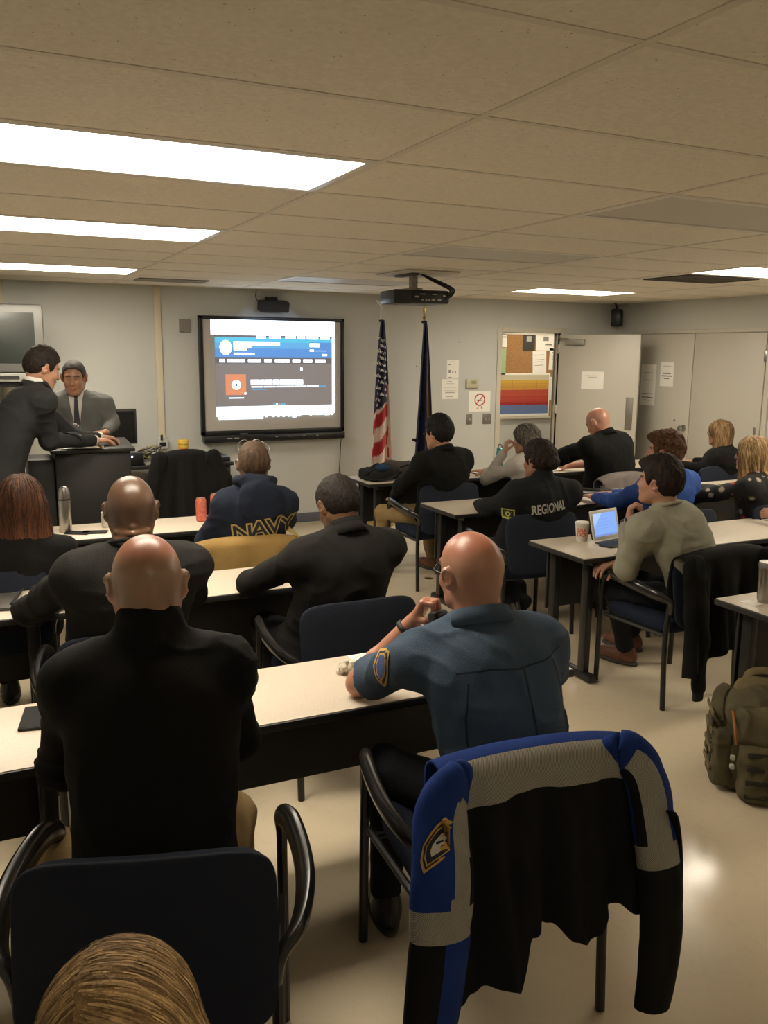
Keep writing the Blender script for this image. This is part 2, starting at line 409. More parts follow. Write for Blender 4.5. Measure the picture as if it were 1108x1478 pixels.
def hair_long(H, R, s, length=.2, side=.035, col=None, h=.006, groove=.0022, back=.06, flare=0., vol=.016, face=1., part=False, curtain=.0):
    B = Blob(); T = lambda x, y, z: H + R @ (A(x, y, z) * s); up = A(0, 0, 1); dn = -up
    B.ell(T(0, -.012, .036), A(.078 + vol, .1 + vol, .088 + vol) * s, R, .02); B.ell(T(0, -.05, .0), A(.082 + vol * .5, .075, .09) * s, R, .03)
    n = 7
    for i in range(n):
        a = math.pi * (i / (n - 1)); x = math.cos(a) * (.072 + vol * .5); y = -.025 - math.sin(a) * back + curtain * abs(math.cos(a)) ** 3
        p0 = T(x, y, .0); p1 = T(x * (1 + flare), y, .0) + dn * (length * (.92 + .08 * math.sin(a)) - .025)
        B.cap(p0, p1, .032 * s, side * s, .035)
    B.ell(T(0, .135, -.035), A(.066, .105, .105) * s * face, R, .02, 's')
    B.ell(T(0, .06, -.16), A(.05, .09, .12) * s, R, .02, 's')
    V, Q = B.nets(h); N = normals(V, Q); q = (V - H) @ R; ang = np.arctan2(q[:, 0], -q[:, 1] + .0)
    A3 = np.stack([ang * 9 + 20, q[:, 2] * 5 + ang, q[:, 1] * 0 + 3], 1); g = (vnoise(A3) * 2 - 1) * .7 + (vnoise(A3 * A(3.1, 1.5, 1)) * 2 - 1) * .6
    if part: A3 = np.stack([(q[:, 1] + .45 * q[:, 0] ** 2 * 8 + .35 * q[:, 2]) * 95 + 20, q[:, 0] * 7, q[:, 2] * 3], 1); g = (vnoise(A3) * 2 - 1) * .8 + (vnoise(A3 * A(3.3, 1.6, 1)) * 2 - 1) * .6 + (vnoise(A3 * A(8, 2, 1)) * 2 - 1) * .3
    V = V + N * (groove * g + groove * 1.6 * (vnoise(q * A(30, 30, 12)) * 2 - 1))[:, None]
    return V, Q, g
def haircol(V, H, R, c, g=None, streak=.35, low=None, c2=None):
    q = (V - H) @ R; C = np.tile(np.asarray(c, float), (len(V), 1)); n = vnoise(q * A(120, 120, 14))
    if c2 is not None: C = mixc(C, c2, sstep(.42, .62, vnoise(q * A(70, 70, 7) + 9)))
    if low is not None: C = mixc(C, low, sstep(.03, -.11, q[:, 2]) * .9)
    if g is not None: n = n * .5 + .25 + g * .25
    return C * (1 + streak * (n * 2 - 1))[:, None]

def cloth_mesh(B, h, fold=.004, rel=2, seed=0., scale=1.):
    V, Q = B.nets(h); V = relax(V, Q, 1, .4); N = normals(V, Q)
    P = V * scale + seed
    a = 1 - np.abs(2 * vnoise(P * A(9, 9, 4.5) + 2 * vnoise(P * 5)[:, None]) - 1)
    b = 1 - np.abs(2 * vnoise(P * A(6, 6, 15) + 3 * vnoise(P * 4 + 7)[:, None]) - 1)
    c = vnoise(P * 30)
    V = V + N * (fold * (a ** 3 * 1.1 + b ** 3 * .9 - .7) + fold * .3 * (c - .5))[:, None]
    return V, Q

def band(c, up, fwd, r0, r1, h, open_=0., th=.004, n=40, dip=0.):
    """a standing collar band round the neck, optionally open at the front"""
    up = unit(up); x = unit(np.cross(fwd, up)); y = np.cross(up, x); a = np.linspace(open_, 2 * np.pi - open_, n) + np.pi / 2
    V = []
    for rr, hh in ((r0, 0), (r1, h), (r1 - th, h), (r0 - th, 0)):
        fr = (np.sin(a) + 1) / 2
        V.append(c + np.outer(np.cos(a) * rr, x) + np.outer(np.sin(a) * rr, y) + np.outer(hh - dip * fr, up))
    V = np.concatenate(V); F = []
    for k in range(4):
        for j in range(n - 1): F.append([k * n + j, k * n + j + 1, ((k + 1) % 4) * n + j + 1, ((k + 1) % 4) * n + j])
    F.append([0, n, 2 * n, 3 * n]); F.append([n - 1, 4 * n - 1, 3 * n - 1, 2 * n - 1])
    return V, F

def glasses(parent, H, R, s=1., m=M_GLASS_FRAME, name='glasses', up=0., th=.0022):
    mb = MB(); T = lambda x, y, z: H + R @ (A(x, y, z + up) * s)
    for x in (-1, 1):
        pts = [T(x * .034 + .024 * math.cos(a), .105 - abs(x * .034 + .024 * math.cos(a)) * .12, .004 + .017 * math.sin(a)) for a in np.linspace(0, 2 * np.pi, 14, endpoint=False)]
        mb.tube(pts, th * s, 6, close=True, sub=2)
        mb.tube([T(x * .058, .1, .01), T(x * .076, .06, .01), T(x * .084, .0, .008), T(x * .085, -.018, .0), T(x * .083, -.032, -.014)], th * s, 6)
    mb.tube([T(-.011, .108, .008), T(0, .112, .01), T(.011, .108, .008)], th * s, 6)
    return mb.build(name, m, parent, world=True, autosmooth=False)

SHOE = mat('shoe_leather', (.02, .015, .012), .4, bump=(120, .1)); SHOE_BROWN = mat('shoe_brown', (.13, .05, .025), .45, noise=(20, .2)); SOLE = mat('sole', (.04, .035, .03), .7)
def shoe(parent, ank, fwd, m, s=1.):
    f = unit(A(fwd[0], fwd[1], 0)); R = np.stack([np.cross(f, A(0, 0, 1)), f, A(0, 0, 1)], 1); c = A(ank[0], ank[1], 0)
    B = Blob(); B.ell(c + f * .06 + A(0, 0, .045), A(.045, .13, .045) * s, R, .02); B.ell(c - f * .015 + A(0, 0, .06), A(.038, .06, .06) * s, R, .03); B.cap(c + A(0, 0, .06), c + A(0, 0, .115), .042 * s, .04 * s, .03)
    B.fn((0, 0, 0), (0, 0, 0), lambda X, Y, Z: .02 - Z + 0 * X + 0 * Y, .004)
    V, Q = B.nets(.008); o = mesh('shoe', V, Q, m, parent, world=True)
    B = Blob(); B.ell(c + f * .055 + A(0, 0, .012), A(.048, .142, .03) * s, R); B.fn((0, 0, 0), (0, 0, 0), lambda X, Y, Z: np.abs(Z - .0125) - .0125 + 0 * X + 0 * Y, .003)
    V, Q = B.nets(.007); mesh('sole', V, Q, SOLE, o, world=True); return o

def person(label, H, pel, yaw=0., hyaw=None, hp=0., hr=0., standing=False, w=1., dp=1., sh=.185, s=1., sex='m', skin='light', jaw=1.,
           stub=None, stubcol=(.16, .12, .1), stubamt=.5, stubup=0., crown=None, beard=0., brow=(.05, .03, .02), shiny=False, flush=.25,
           top=None, topname='sweater', sleeve='long', collar='crew', bottom=None, shoem=SHOE, L=None, R=None, knees=None, ankles=None,
           res=.012, hres=.005, fold=.005, slouch=.03, nb=.0, rolls=False, belly=0., shl=(0, 0, 0), shr=(0, 0, 0), eyes=True, legs=True, neckr=.056, seed=0., loose=1., under=None, toplab=None, seat=.465, nofold=False, backflat=0., hem=0.):
    t = thing('person', label, 'person', (pel[0], pel[1], 0)); K = {}
    H = A(*H); pel = A(*pel); th = rad(yaw); fw = A(-math.sin(th), math.cos(th), 0); rt = A(math.cos(th), math.sin(th), 0); up = A(0, 0, 1)
    hy = rad(yaw if hyaw is None else hyaw); RH = rotz(hy) @ rotx(rad(-hp)) @ roty(rad(hr)); hs = s * (.94 if sex == 'f' else 1.)
    N = H + RH @ A(0, -.035, -.07) * hs + A(0, 0, -.062) * hs - fw * (.012 + nb)
    SL = N - rt * sh + A(0, 0, -.085) + A(*shl); SR = N + rt * sh + A(0, 0, -.085) + A(*shr)
    c1 = (pel + N) / 2 - fw * slouch * 2 + up * .02; P2 = N - up * .03
    sp = lambda u: (1 - u) ** 2 * pel + 2 * u * (1 - u) * c1 + u * u * P2
    def frame(u): tg = unit(2 * (1 - u) * (c1 - pel) + 2 * u * (P2 - c1)); x = unit(np.cross(unit(np.cross(tg, rt)) * -1, tg)); x = rt - tg * (rt @ tg); x = unit(x); return np.stack([x, np.cross(tg, x), tg], 1)
    tl = np.linalg.norm(N - pel); ks = tl / .58
    TR = [(.04, .175, .13, .13), (.26, .165, .125, .15), (.5, .172, .125, .15), (.72, .178, .122, .13), (.86, .16, .1, .1)]
    if sex == 'f': TR = [(.04, .175, .13, .13), (.26, .14, .11, .14), (.5, .145, .11, .14), (.72, .152, .12, .12), (.86, .14, .09, .09)]
    def arms_default(side, S):
        x = -1 if side == 'L' else 1
        W = S + fw * .36 + rt * (-x * .02); W[2] = .80; E = S + fw * .12 + rt * (x * .06); E[2] = max(.80, S[2] - .27)
        return (E, W, 'flat', fw - rt * x * .5, A(0, 0, -1))
    AL = L or arms_default('L', SL); AR = R or arms_default('R', SR)
    # --- body: one continuous figure
    parts = []
    B = Blob(); add_head(B, H, RH, sex, hs, jaw, True, N - up * .03, neckr if sex == 'm' else neckr * .82)
    if nofold is False and K is None: pass
    if rolls:
        for dz, dy in ((-.058, -.094), (-.082, -.098), (-.108, -.10)):
            for x in (-1, 1): B.cap(H + RH @ A(0, dy, dz) * hs, H + RH @ A(.052 * x, dy + .03, dz + .008) * hs, .0135, .010, .004)
    V, Q = B.nets(hres); V = relax(V, Q, 1, .35)
    C = headcol(V, H, RH, SKIN[skin], hs, stub, stubcol, stubamt, stubup, .7 if sex == 'f' else .45, beard, brow, flush, crown)
    parts.append((V, Q, C)); HV = (V, Q)
    for side, (E, W, kind, fd, pn), S in (('L', AL, SL), ('R', AR, SR)):
        B = Blob(); E = A(*E); W = A(*W); asz = s * (.85 if sex == 'f' else 1.)
        q_ = .86 if sleeve == 'long' else 1.
        B.cap(S + (E - S) * .3, E, .044 * asz * q_, .040 * asz * q_, .02); B.cap(E, E + (W - E) * .35, .040 * asz * q_, .041 * asz * q_, .02); B.cap(E + (W - E) * .35, W, .041 * asz * q_, .027 * asz, .02)
        kd = dict(flat=(.18, .2), relax=(.5, .4), fist=(1.45, .9), half=(.95, .7), point=(.3, .3))[kind] if isinstance(kind, str) else kind
        curls = [.05, 1.3, 1.4, 1.4] if kind == 'point' else None
        hand(B, W, fd, pn, side, kd[0], kd[1], asz, curls=curls)
        V, Q = B.nets(.005); V = relax(V, Q, 1, .3); C = np.tile(SKIN[skin], (len(V), 1))
        if beard or sex == 'm': pass
        parts.append((V, Q, C))
    B = Blob()
    for u, a, b, c in TR: B.ell(sp(u), A(a * w * .8, b * dp * .8, c * ks * .95), frame(u), .06)
    B.cap(SL, SR, .045, .045, .05); B.cap(N - up * .05, N, .05, .05, .03)
    kz = seat + .05
    if knees is None: knees = [pel + fw * .42 - rt * .1, pel + fw * .42 + rt * .1]; knees = [A(k[0], k[1], kz) for k in knees]
    if standing: knees = [A(pel[0], pel[1], .5) - rt * .1 + fw * .02, A(pel[0], pel[1], .5) + rt * .1 + fw * .02] if standing is True else knees
    if ankles is None: ankles = [A(k[0], k[1], .1) + (fw * .0 if standing else -fw * .02) for k in knees]
    hips = [pel - rt * .09, pel + rt * .09]; knees = [A(*k) for k in knees]; ankles = [A(*k) for k in ankles]
    for hp_, kn, an in zip(hips, knees, ankles): B.cap(hp_, kn, .065, .045, .05); B.cap(kn, an, .045, .03, .03)
    V, Q = B.nets(.02); parts.append((V, Q, np.tile(SKIN[skin], (len(V), 1))))
    VV = np.concatenate([p[0] for p in parts]); n = 0; QQ = []
    for p in parts: QQ.append(np.asarray(p[1]) + n); n += len(p[0])
    mesh('body', VV, np.concatenate(QQ), M_SHINY if shiny else M_SKIN, t, world=True, col=np.concatenate([p[2] for p in parts]))
    if eyes:
        for x in (-1, 1):
            mb = MB(); T = lambda a, b, c: H + RH @ (A(a, b, c) * hs)
            g = Blob(); g.ell(T(.0315 * x, .0795, .007), A(.0115, .0125, .0075) * hs, RH); Ve, Qe = g.nets(.003)
            mb.add(Ve, Qe, 0); g = Blob(); g.ell(T(.0315 * x, .0895, .007), A(.005, .004, .005) * hs, RH); Ve, Qe = g.nets(.002); mb.add(Ve, Qe, 1)
            mb.build('eye', [M_EYE, M_IRIS], t, world=True, autosmooth=False)
    # --- clothing
    B = Blob(); lo = loose
    for u, a, b, c in TR: B.ell(sp(u) - frame(u)[:, 1] * .0, A(a * w * lo, b * dp * lo, c * ks), frame(u), .07)
    if belly: B.ell(sp(.28) + frame(.28)[:, 1] * .07, (.15 * w, .11 + belly, .14), frame(.28), .08)
    if hem: B.ell(pel - fw * .02 - up * .03, (.2 * w, .15 * dp, hem), frame(0), .05)
    sr = .062 * lo * (.84 if sex == 'f' else 1.)
    B.cap(SL, SR, sr * 1.05, sr * 1.05, .06)
    for S in (SL, SR): B.cap(N - up * .004, S, .050, sr, .06)
    for side, (E, W, *_), S in (('L', AL, SL), ('R', AR, SR)):
        E = A(*E); W = A(*W)
        if sleeve == 'long':
            d = unit(W - E); B.cap(S, E, sr, sr * .84, .05); B.cap(E, W - d * .008, sr * .82, .037 * lo * s, .035, cut=(W - d * .004, d))
        elif sleeve == 'short':
            d = unit(E - S); Lh = np.linalg.norm(E - S); e = S + d * Lh * .8; B.cap(S, e + d * .08, sr * 1.08, sr * 1.12, .05, cut=(e, d))
    if collar == 'hood':
        B.tor(N + up * .045 - fw * .012, frame(.99) @ rotx(rad(-14)), .088, .030, .012); B.ell(N - fw * .115 - up * .055, (.125, .045, .12), frame(.9), .012); B.ell(N - fw * .10 + up * .0, (.11, .05, .05), frame(.9), .03)
    if collar == 'turtle': B.cap(N - up * .02, N + (H + RH @ A(0, -.035, -.03) - N) * .42, neckr + .018, neckr + .013, .02)
    V, Q = cloth_mesh(B, res, fold, seed=seed)
    to = mesh(topname, V, Q, top, t, world=True)
    if toplab: to['label'] = toplab
    K.update(t=t, top=to, V=V, Q=Q, N=N, SL=SL, SR=SR, fw=fw, rt=rt, up=up, H=H, RH=RH, hs=hs, sp=sp, frame=frame, HV=HV, AL=AL, AR=AR)
    nd = unit(H + RH @ A(0, -.03, -.05) * hs - N)
    rn = (neckr + .008) * hs * (1 if sex == 'm' else .85)
    if collar == 'crew':
        mb = MB(); a = np.linspace(0, 2 * np.pi, 20, endpoint=False); c = N + nd * .03
        mb.tube([c + rt * math.cos(x) * (rn + .012) + np.cross(nd, rt) * math.sin(x) * (rn + .012) - up * .018 * (math.sin(x) + 1) * .5 for x in a], .008, 8, close=True, sub=2)
        mb.build('neckband', top, to, world=True, autosmooth=False)
    if collar in ('shirt', 'suit'):
        if collar == 'suit':
            Vb, Fb = band(N + nd * .018, nd, fw, rn + .012, rn + .006, .048, .25, dip=.02)
            mesh('shirt_collar', Vb, Fb, under, to, world=True)
        Vb, Fb = band(N + nd * .0, nd, fw, rn + .034, rn + .012, .045 if collar == 'suit' else .048, .5 if collar == 'suit' else .35, dip=.035)
        mesh('collar', Vb, Fb, top, to, world=True)
    # --- trousers and shoes
    if bottom:
        B = Blob(); B.ell(pel + up * .0, (.175 * w, .13 * dp, .12), frame(0), .05)
        for hp_, kn, an in zip(hips, knees, ankles):
            B.cap(hp_, kn, .085 * (w if not standing else 1), .066, .06); d = unit(an - kn); B.cap(kn, an, .064, .056 if standing else .05, .035, cut=(an + d * .0, d))
        V2, Q2 = cloth_mesh(B, max(res, .014), fold, seed=seed + 3); mesh('trousers', V2, Q2, bottom, t, world=True)
        if legs:
            for an in ankles: shoe(t, an, fw, shoem)
    return K
def set_hair(K, V, Q, col, name='hair'):
    mesh(name, V, Q, M_HAIR, K['t'], world=True, col=col)

def strands(K, V, Q, n, L, col, part=None, width=.0016, lift=.0015, flow=(0, -.25, -1), zmin=-.03, seed=1, spread=.35, c2=None, hi=1.25):
    """locks of hair lying on the hair mass, as one mesh under the person"""
    rs = np.random.RandomState(seed); H, RH = K['H'], K['RH']; bv = bvh_of(V, Q); N = normals(V, Q); q = (V - H) @ RH
    cand = np.where(q[:, 2] > zmin)[0]; idx = cand[rs.randint(len(cand), size=n)]; steps = 12; VV = []; FF = []; CC = []; k = 0
    for i in idx:
        p = V[i].copy(); l = L * rs.uniform(.6, 1.); w_ = width * rs.uniform(.5, 1.3); up_ = lift * rs.uniform(.2, 1.3); jit = rs.normal(0, .06, 3)
        lump = vnoise(np.array([q[i] * A(45, 45, 45) + 30]))[0]; br = rs.uniform(.72, hi) * (.75 + .5 * lump); c = (A(*col) if c2 is None or rs.rand() < .6 else A(*c2)) * br; prev = None
        for s_ in range(steps + 1):
            h = bv.find_nearest(Vector(p))
            if h[0] is None: break
            sp_ = np.array(h[0]); nn = np.array(h[1]); lq = (sp_ - H) @ RH
            f = A(*flow) * 1.
            if part is not None:
                d = lq[0] - part; f = f + A(math.copysign(1., d) * max(0, .04 + lq[2]) * 14, 0, 0)
            else: f = f + A(lq[0] * 6 * spread, lq[1] * 5 * spread, 0) * (1 if lq[2] > .03 else .3)
            D = RH @ f + jit; D = D - nn * (D @ nn); D = unit(D); pt = sp_ + nn * up_ * (1 + .4 * math.sin(s_ * .7 + i)); x = np.cross(nn, D); ww = w_ * (1 if s_ < steps - 3 else (steps - s_) / 4 + .05)
            VV += [pt - x * ww, pt + x * ww]; CC += [c * (.92 + .16 * s_ / steps)] * 2
            if s_: FF.append([k - 2, k - 1, k + 1, k])
            k += 2; p = sp_ + D * l / steps
        
    mesh('hair_strands', np.array(VV), FF, M_HAIR, K['t'], world=True, col=np.array(CC))
# ------------------------------------------------------------------ setting
CEIL = 2.43; BW = 8.65; RW = 7.3; LW = -1.6; NW = -2.6
M_WALL = mat('wall_paint', (.545, .555, .53), .75, bump=(90, .06), noise=(1.3, .03))
M_WALLR = mat('partition_paint', (.56, .56, .515), .6, bump=(90, .05), noise=(1.1, .03))
M_TILE = mat('ceiling_tile', (.82, .76, .645), .95, bump=(60, .5), noise=(55, .05), spec=.1)
def tile_specks(m):
    nt = m.node_tree; N = nt.nodes; L = nt.links; b = N['Principled BSDF']; src = b.inputs['Base Color'].links[0].from_socket
    v = N.new('ShaderNodeTexVoronoi'); v.inputs['Scale'].default_value = 48; L.new(N['Texture Coordinate'].outputs['Object'], v.inputs['Vector'])
    n = N.new('ShaderNodeTexNoise'); n.inputs['Scale'].default_value = 30; n.inputs['Detail'].default_value = 3; L.new(N['Texture Coordinate'].outputs['Object'], n.inputs['Vector'])
    a = N.new('ShaderNodeMath'); a.operation = 'LESS_THAN'; a.inputs[1].default_value = .13; L.new(v.outputs['Distance'], a.inputs[0])
    c = N.new('ShaderNodeMath'); c.operation = 'GREATER_THAN'; c.inputs[1].default_value = .55; L.new(n.outputs['Fac'], c.inputs[0])
    d = N.new('ShaderNodeMath'); d.operation = 'MULTIPLY'; L.new(a.outputs[0], d.inputs[0]); L.new(c.outputs[0], d.inputs[1])
    e = N.new('ShaderNodeMath'); e.operation = 'MULTIPLY'; e.inputs[1].default_value = .55; L.new(d.outputs[0], e.inputs[0])
    mx = N.new('ShaderNodeMix'); mx.data_type = 'RGBA'; L.new(e.outputs[0], mx.inputs['Factor']); L.new(src, mx.inputs['A']); mx.inputs['B'].default_value = (.2, .15, .1, 1)
    L.new(mx.outputs['Result'], b.inputs['Base Color'])
tile_specks(M_TILE)
M_TBAR = mat('ceiling_grid', (.70, .64, .54), .6, spec=.3)
M_FLOOR = mat('vinyl_floor', (.62, .53, .385), .3, bump=(5, .05), noise=(2.2, .04), spec=.5)
def floor_marble(m):
    nt = m.node_tree; N = nt.nodes; L = nt.links; b = N['Principled BSDF']; src = b.inputs['Base Color'].links[0].from_socket
    n = N.new('ShaderNodeTexNoise'); n.inputs['Scale'].default_value = 24; n.inputs['Detail'].default_value = 7; n.inputs['Distortion'].default_value = 1.5
    L.new(N['Texture Coordinate'].outputs['Object'], n.inputs['Vector'])
    mr = N.new('ShaderNodeMapRange'); mr.inputs['From Min'].default_value = .52; mr.inputs['From Max'].default_value = .68; mr.inputs['To Max'].default_value = .10; L.new(n.outputs['Fac'], mr.inputs['Value'])
    mx = N.new('ShaderNodeMix'); mx.data_type = 'RGBA'; L.new(mr.outputs['Result'], mx.inputs['Factor']); L.new(src, mx.inputs['A']); mx.inputs['B'].default_value = (.36, .30, .22, 1)
    L.new(mx.outputs['Result'], b.inputs['Base Color'])
    r = N.new('ShaderNodeMapRange'); r.inputs['To Min'].default_value = .15; r.inputs['To Max'].default_value = .23; L.new(n.outputs['Fac'], r.inputs['Value']); L.new(r.outputs['Result'], b.inputs['Roughness'])
floor_marble(M_FLOOR)
M_BASEB = mat('rubber_baseboard', (.10, .115, .14), .5); M_TRIM = mat('painted_trim', (.56, .53, .45), .5); M_TRIMY = mat('trim_cream', (.62, .56, .42), .5)
M_DOOR = mat('door_paint', (.53, .505, .44), .42, bump=(60, .03)); M_BLACK = mat('black_plastic', (.012, .012, .013), .35); M_BLACKM = mat('black_matte', (.014, .013, .013), .6, bump=(300, .1))
M_STEEL = mat('brushed_steel', (.40, .385, .36), .3, 1.); M_GREYP = mat('grey_plastic', (.33, .33, .32), .45); M_BRASS = mat('brass', (.6, .42, .16), .3, 1.)
M_PAPER = mat('paper_white', (.86, .84, .78), .8, noise=(8, .02)); M_INK = mat('ink_grey', (.25, .24, .22), .8); M_INKL = mat('ink_light', (.42, .41, .38), .8)
def struct(o, kind='structure'): o['kind'] = kind; return o
def sbox(name, boxes, m, bev=0.):
    mb = MB()
    for lo, hi in boxes: mb.box(lo, hi, bev)
    return struct(mb.build(name, m))
sbox('floor', [((LW - .1, NW - .1, -.1), (RW + 2.4, 10.4, 0))], M_FLOOR)
sbox('wall_back', [((LW - .1, BW, 0), (5.60, BW + .12, CEIL)), ((5.60, BW, 2.06), (6.44, BW + .12, CEIL)), ((6.44, BW, 0), (RW + .1, BW + .12, CEIL))], M_WALL)
sbox('wall_right', [((RW, NW - .1, 0), (RW + .12, BW, CEIL))], M_WALLR)
sbox('wall_left', [((LW - .12, NW - .1, 0), (LW, BW, CEIL))], M_WALL)
sbox('wall_near', [((LW, NW - .12, 0), (RW, NW, CEIL))], M_WALL)
sbox('wall_corridor', [((4.6, 10.2, 0), (RW + 2.4, 10.3, CEIL)), ((4.5, BW + .12, 0), (4.6, 10.3, CEIL)), ((RW + 2.3, BW + .12, 0), (RW + 2.4, 10.2, CEIL)), ((RW + .12, BW, 0), (RW + 2.4, BW + .12, CEIL))], M_WALL)
# ceiling with openings for the troffers
GX = lambda i: 1.24 + 1.22 * i; GY = lambda k: 1.436 + .61 * k
LIT = [(-1, 2), (-1, 5), (-1, 9), (3, 9), (3, 5), (3, 2), (-1, -4), (3, -4)]; DARK = [(1, 2), (1, 5), (1, 9)]  # last two lit cells: fill panels added behind the camera, out of view
holes = set(LIT + DARK); mb = MB()
for i in range(-3, 6):
    for k in range(-7, 12):
        if (i, k) in holes: continue
        x0, x1 = max(GX(i), LW), min(GX(i + 1), RW); y0, y1 = max(GY(k), NW), min(GY(k + 1), BW)
        if x1 - x0 < .02 or y1 - y0 < .02: continue
        mb.box((x0 + .006, y0 + .006, CEIL), (x1 - .006, y1 - .006, CEIL + .02))
struct(mb.build('ceiling', M_TILE))
mb = MB()
for k in range(-7, 13):
    y = GY(k)
    if NW < y < BW: mb.box((LW, y - .012, CEIL - .002), (RW, y + .012, CEIL + .03))
for i in range(-3, 6):
    x = GX(i)
    if LW < x < RW: mb.box((x - .012, NW, CEIL - .0025), (x + .012, BW, CEIL + .03))
for lo, hi in (((LW, NW, 0), (RW, NW + .02, 0)), ((LW, BW - .02, 0), (RW, BW, 0)), ((LW, NW, 0), (LW + .02, BW, 0)), ((RW - .02, NW, 0), (RW, BW, 0))):
    mb.box((lo[0], lo[1], CEIL - .004), (hi[0], hi[1], CEIL + .03))
struct(mb.build('trim_1', M_TBAR))
struct(bx('ceiling', (LW - .1, NW - .1, CEIL + .12), (RW + .1, BW + .12, CEIL + .14), M_TILE))
struct(bx('ceiling', (4.5, BW + .12, CEIL), (RW + 2.4, 10.3, CEIL + .02), M_TILE))
# baseboards
sbox('baseboard_back', [((LW, BW - .012, 0), (5.53, BW, .10)), ((6.5, BW - .012, 0), (RW, BW, .10))], M_BASEB, .003)
sbox('baseboard_right', [((RW - .012, NW, 0), (RW, 6.3, .10))], M_BASEB, .003)
sbox('baseboard_left', [((LW, NW, 0), (LW + .012, BW, .10))], M_BASEB, .003)
sbox('baseboard_corridor', [((4.6, 10.188, 0), (RW + 2.3, 10.2, .10))], M_BASEB, .003)
# cover strips on the back wall
sbox('trim_2', [((1.625, BW - .022, .12), (1.69, BW, CEIL - .005))], M_TRIMY, .006)
sbox('trim_3', [((.245, BW - .022, .12), (.30, BW, CEIL - .005))], M_TRIMY, .006)
# door frame and leaf
sbox('trim_4', [((5.54, BW - .018, 0), (5.60, BW + .14, 2.12)), ((6.44, BW - .018, 0), (6.50, BW + .14, 2.12)), ((5.60, BW - .018, 2.06), (6.44, BW + .14, 2.12)),
                ((5.60, BW + .05, 0), (5.612, BW + .09, 2.06)), ((6.428, BW + .05, 0), (6.44, BW + .09, 2.06))], M_TRIM, .003)
da = math.atan2(-.87, .505); Rd = rotz(da); Ph = A(6.418, 8.645, 0)
dl = thing('door_1', None, None, (0, 0, 0)); struct(dl)
def dbox(name, lo, hi, m, par, bev=.002): 
    return MB().box(lo, hi, bev, R=Rd, c=Ph).build(name, m, par)
leaf = dbox('door_panel', (.0, .0, .012), (.99, .045, 2.045), M_DOOR, dl)
# local: x along leaf, y thickness; the face towards the room is y=0 side
dbox('door_closer', (.10, -.055, 1.925), (.33, -.002, 1.985), mat('closer_grey', (.36, .34, .29), .4, .3), dl, .008)
o = MB().tube([(.14, -.05, 1.99), (.05, -.06, 2.0), (-.03, .05, 2.02)], .009, 8, sub=1).build('closer_arm', M_STEEL, dl); 
for v in o.data.vertices: v.co = Vector(Rd @ np.array(v.co) + Ph)
dbox('push_plate', (.86, -.006, .95), (.945, 0, 1.33), mat('dull_steel', (.28, .26, .23), .4, .7), dl, .002)
dbox('door_latch', (.985, .008, .9), (.993, .036, 1.05), M_STEEL, dl, .001)
for z in (.25, 1.1, 1.82): dbox('hinge', (-.014, -.012, z), (.012, .004, z + .11), M_TRIM, dl, .003)
def paper_sheet(name, w, h, o, xd, yd, label, cat='sign', lines=(), extra=(), m=M_PAPER):
    """o = centre; lines = (y, x0, x1, thickness) as fractions of the sheet"""
    o = A(*o); xd = unit(xd); yd = unit(yd); nn = np.cross(xd, yd)
    t = thing(name, label, cat, tuple(o))
    mb = MB(); R = np.stack([xd, yd, nn], 1); mb.box((-w / 2, -h / 2, .0), (w / 2, h / 2, .0012), 0, R=R, c=o); mb.build('sheet', m, t, world=True)
    it = [((x0 * w - w / 2, y * h - h / 2, x1 * w - w / 2, (y + th) * h - h / 2), M_INK if len(r) == 0 or r[0] == 0 else M_INKL) for y, x0, x1, th, *r in lines] + list(extra)
    if it: flat_art('print', it, o, xd, yd, t, step=.0002, base=.0016)
    return t
dx = Rd @ A(1, 0, 0); dn = Rd @ A(0, -1, 0)
c = Ph + dx * .44 + A(0, 0, 1.515)
paper_sheet('paper_sign', .275, .205, c + dn * .001, dx, (0, 0, 1), 'blank-looking white notice taped to the open door leaf', 'notice', [(.74, .18, .82, .03, 1), (.66, .3, .7, .03, 1), (.12, .3, .7, .015, 1)])
# closet doors in the right wall
for n, (y0, y1) in {'door_2': (7.34, 8.30), 'door_3': (6.36, 7.335)}.items():
    d = thing(n, None, None, (0, 0, 0)); struct(d)
    bx('door_panel', (RW - .018, y0 + .003, .012), (RW + .004, y1 - .003, 2.055), M_DOOR, d, .002)
    if n == 'door_2':
        mb = MB(); Rk = roty(rad(-90)); mb.lathe([(.036, 0), (.036, .006), (.014, .012), (.013, .035), (.027, .045), (.032, .062), (.024, .078), (.0, .08)], (RW - .018, 7.41, 1.0), 20, R=Rk); mb.build('door_knob', M_STEEL, d)
        MB().lathe([(.011, 0), (.011, .012), (.0, .014)], (RW - .018, 7.56, 1.08), 12, R=Rk).build('door_stop', M_STEEL, d)
        bx('hinge', (RW - .024, 8.29, 1.8), (RW - .012, 8.31, 1.9), M_STEEL, d, .002)
    else:
        bx('hinge', (RW - .026, 6.345, 1.76), (RW - .012, 6.375, 1.87), M_STEEL, d, .002)
        bx('door_bolt', (RW - .03, 6.40, .95), (RW - .012, 6.425, 1.09), M_STEEL, d, .003)
sbox('trim_5', [((RW - .022, 6.30, 2.06), (RW, 8.36, 2.10)), ((RW - .022, 8.31, 0), (RW, 8.36, 2.06)), ((RW - .022, 6.29, 0), (RW, 6.345, 2.06))], M_TRIM, .003)
yv = A(0, -1, 0)
paper_sheet('paper_sign', .215, .28, (RW - .0195, 7.73, 1.60), yv, (0, .02, 1), 'white notice with grey lines beside the closet door seam', 'notice', [(.82, .2, .8, .02, 1), (.5, .2, .8, .05), (.4, .12, .88, .05), (.3, .3, .7, .05)])
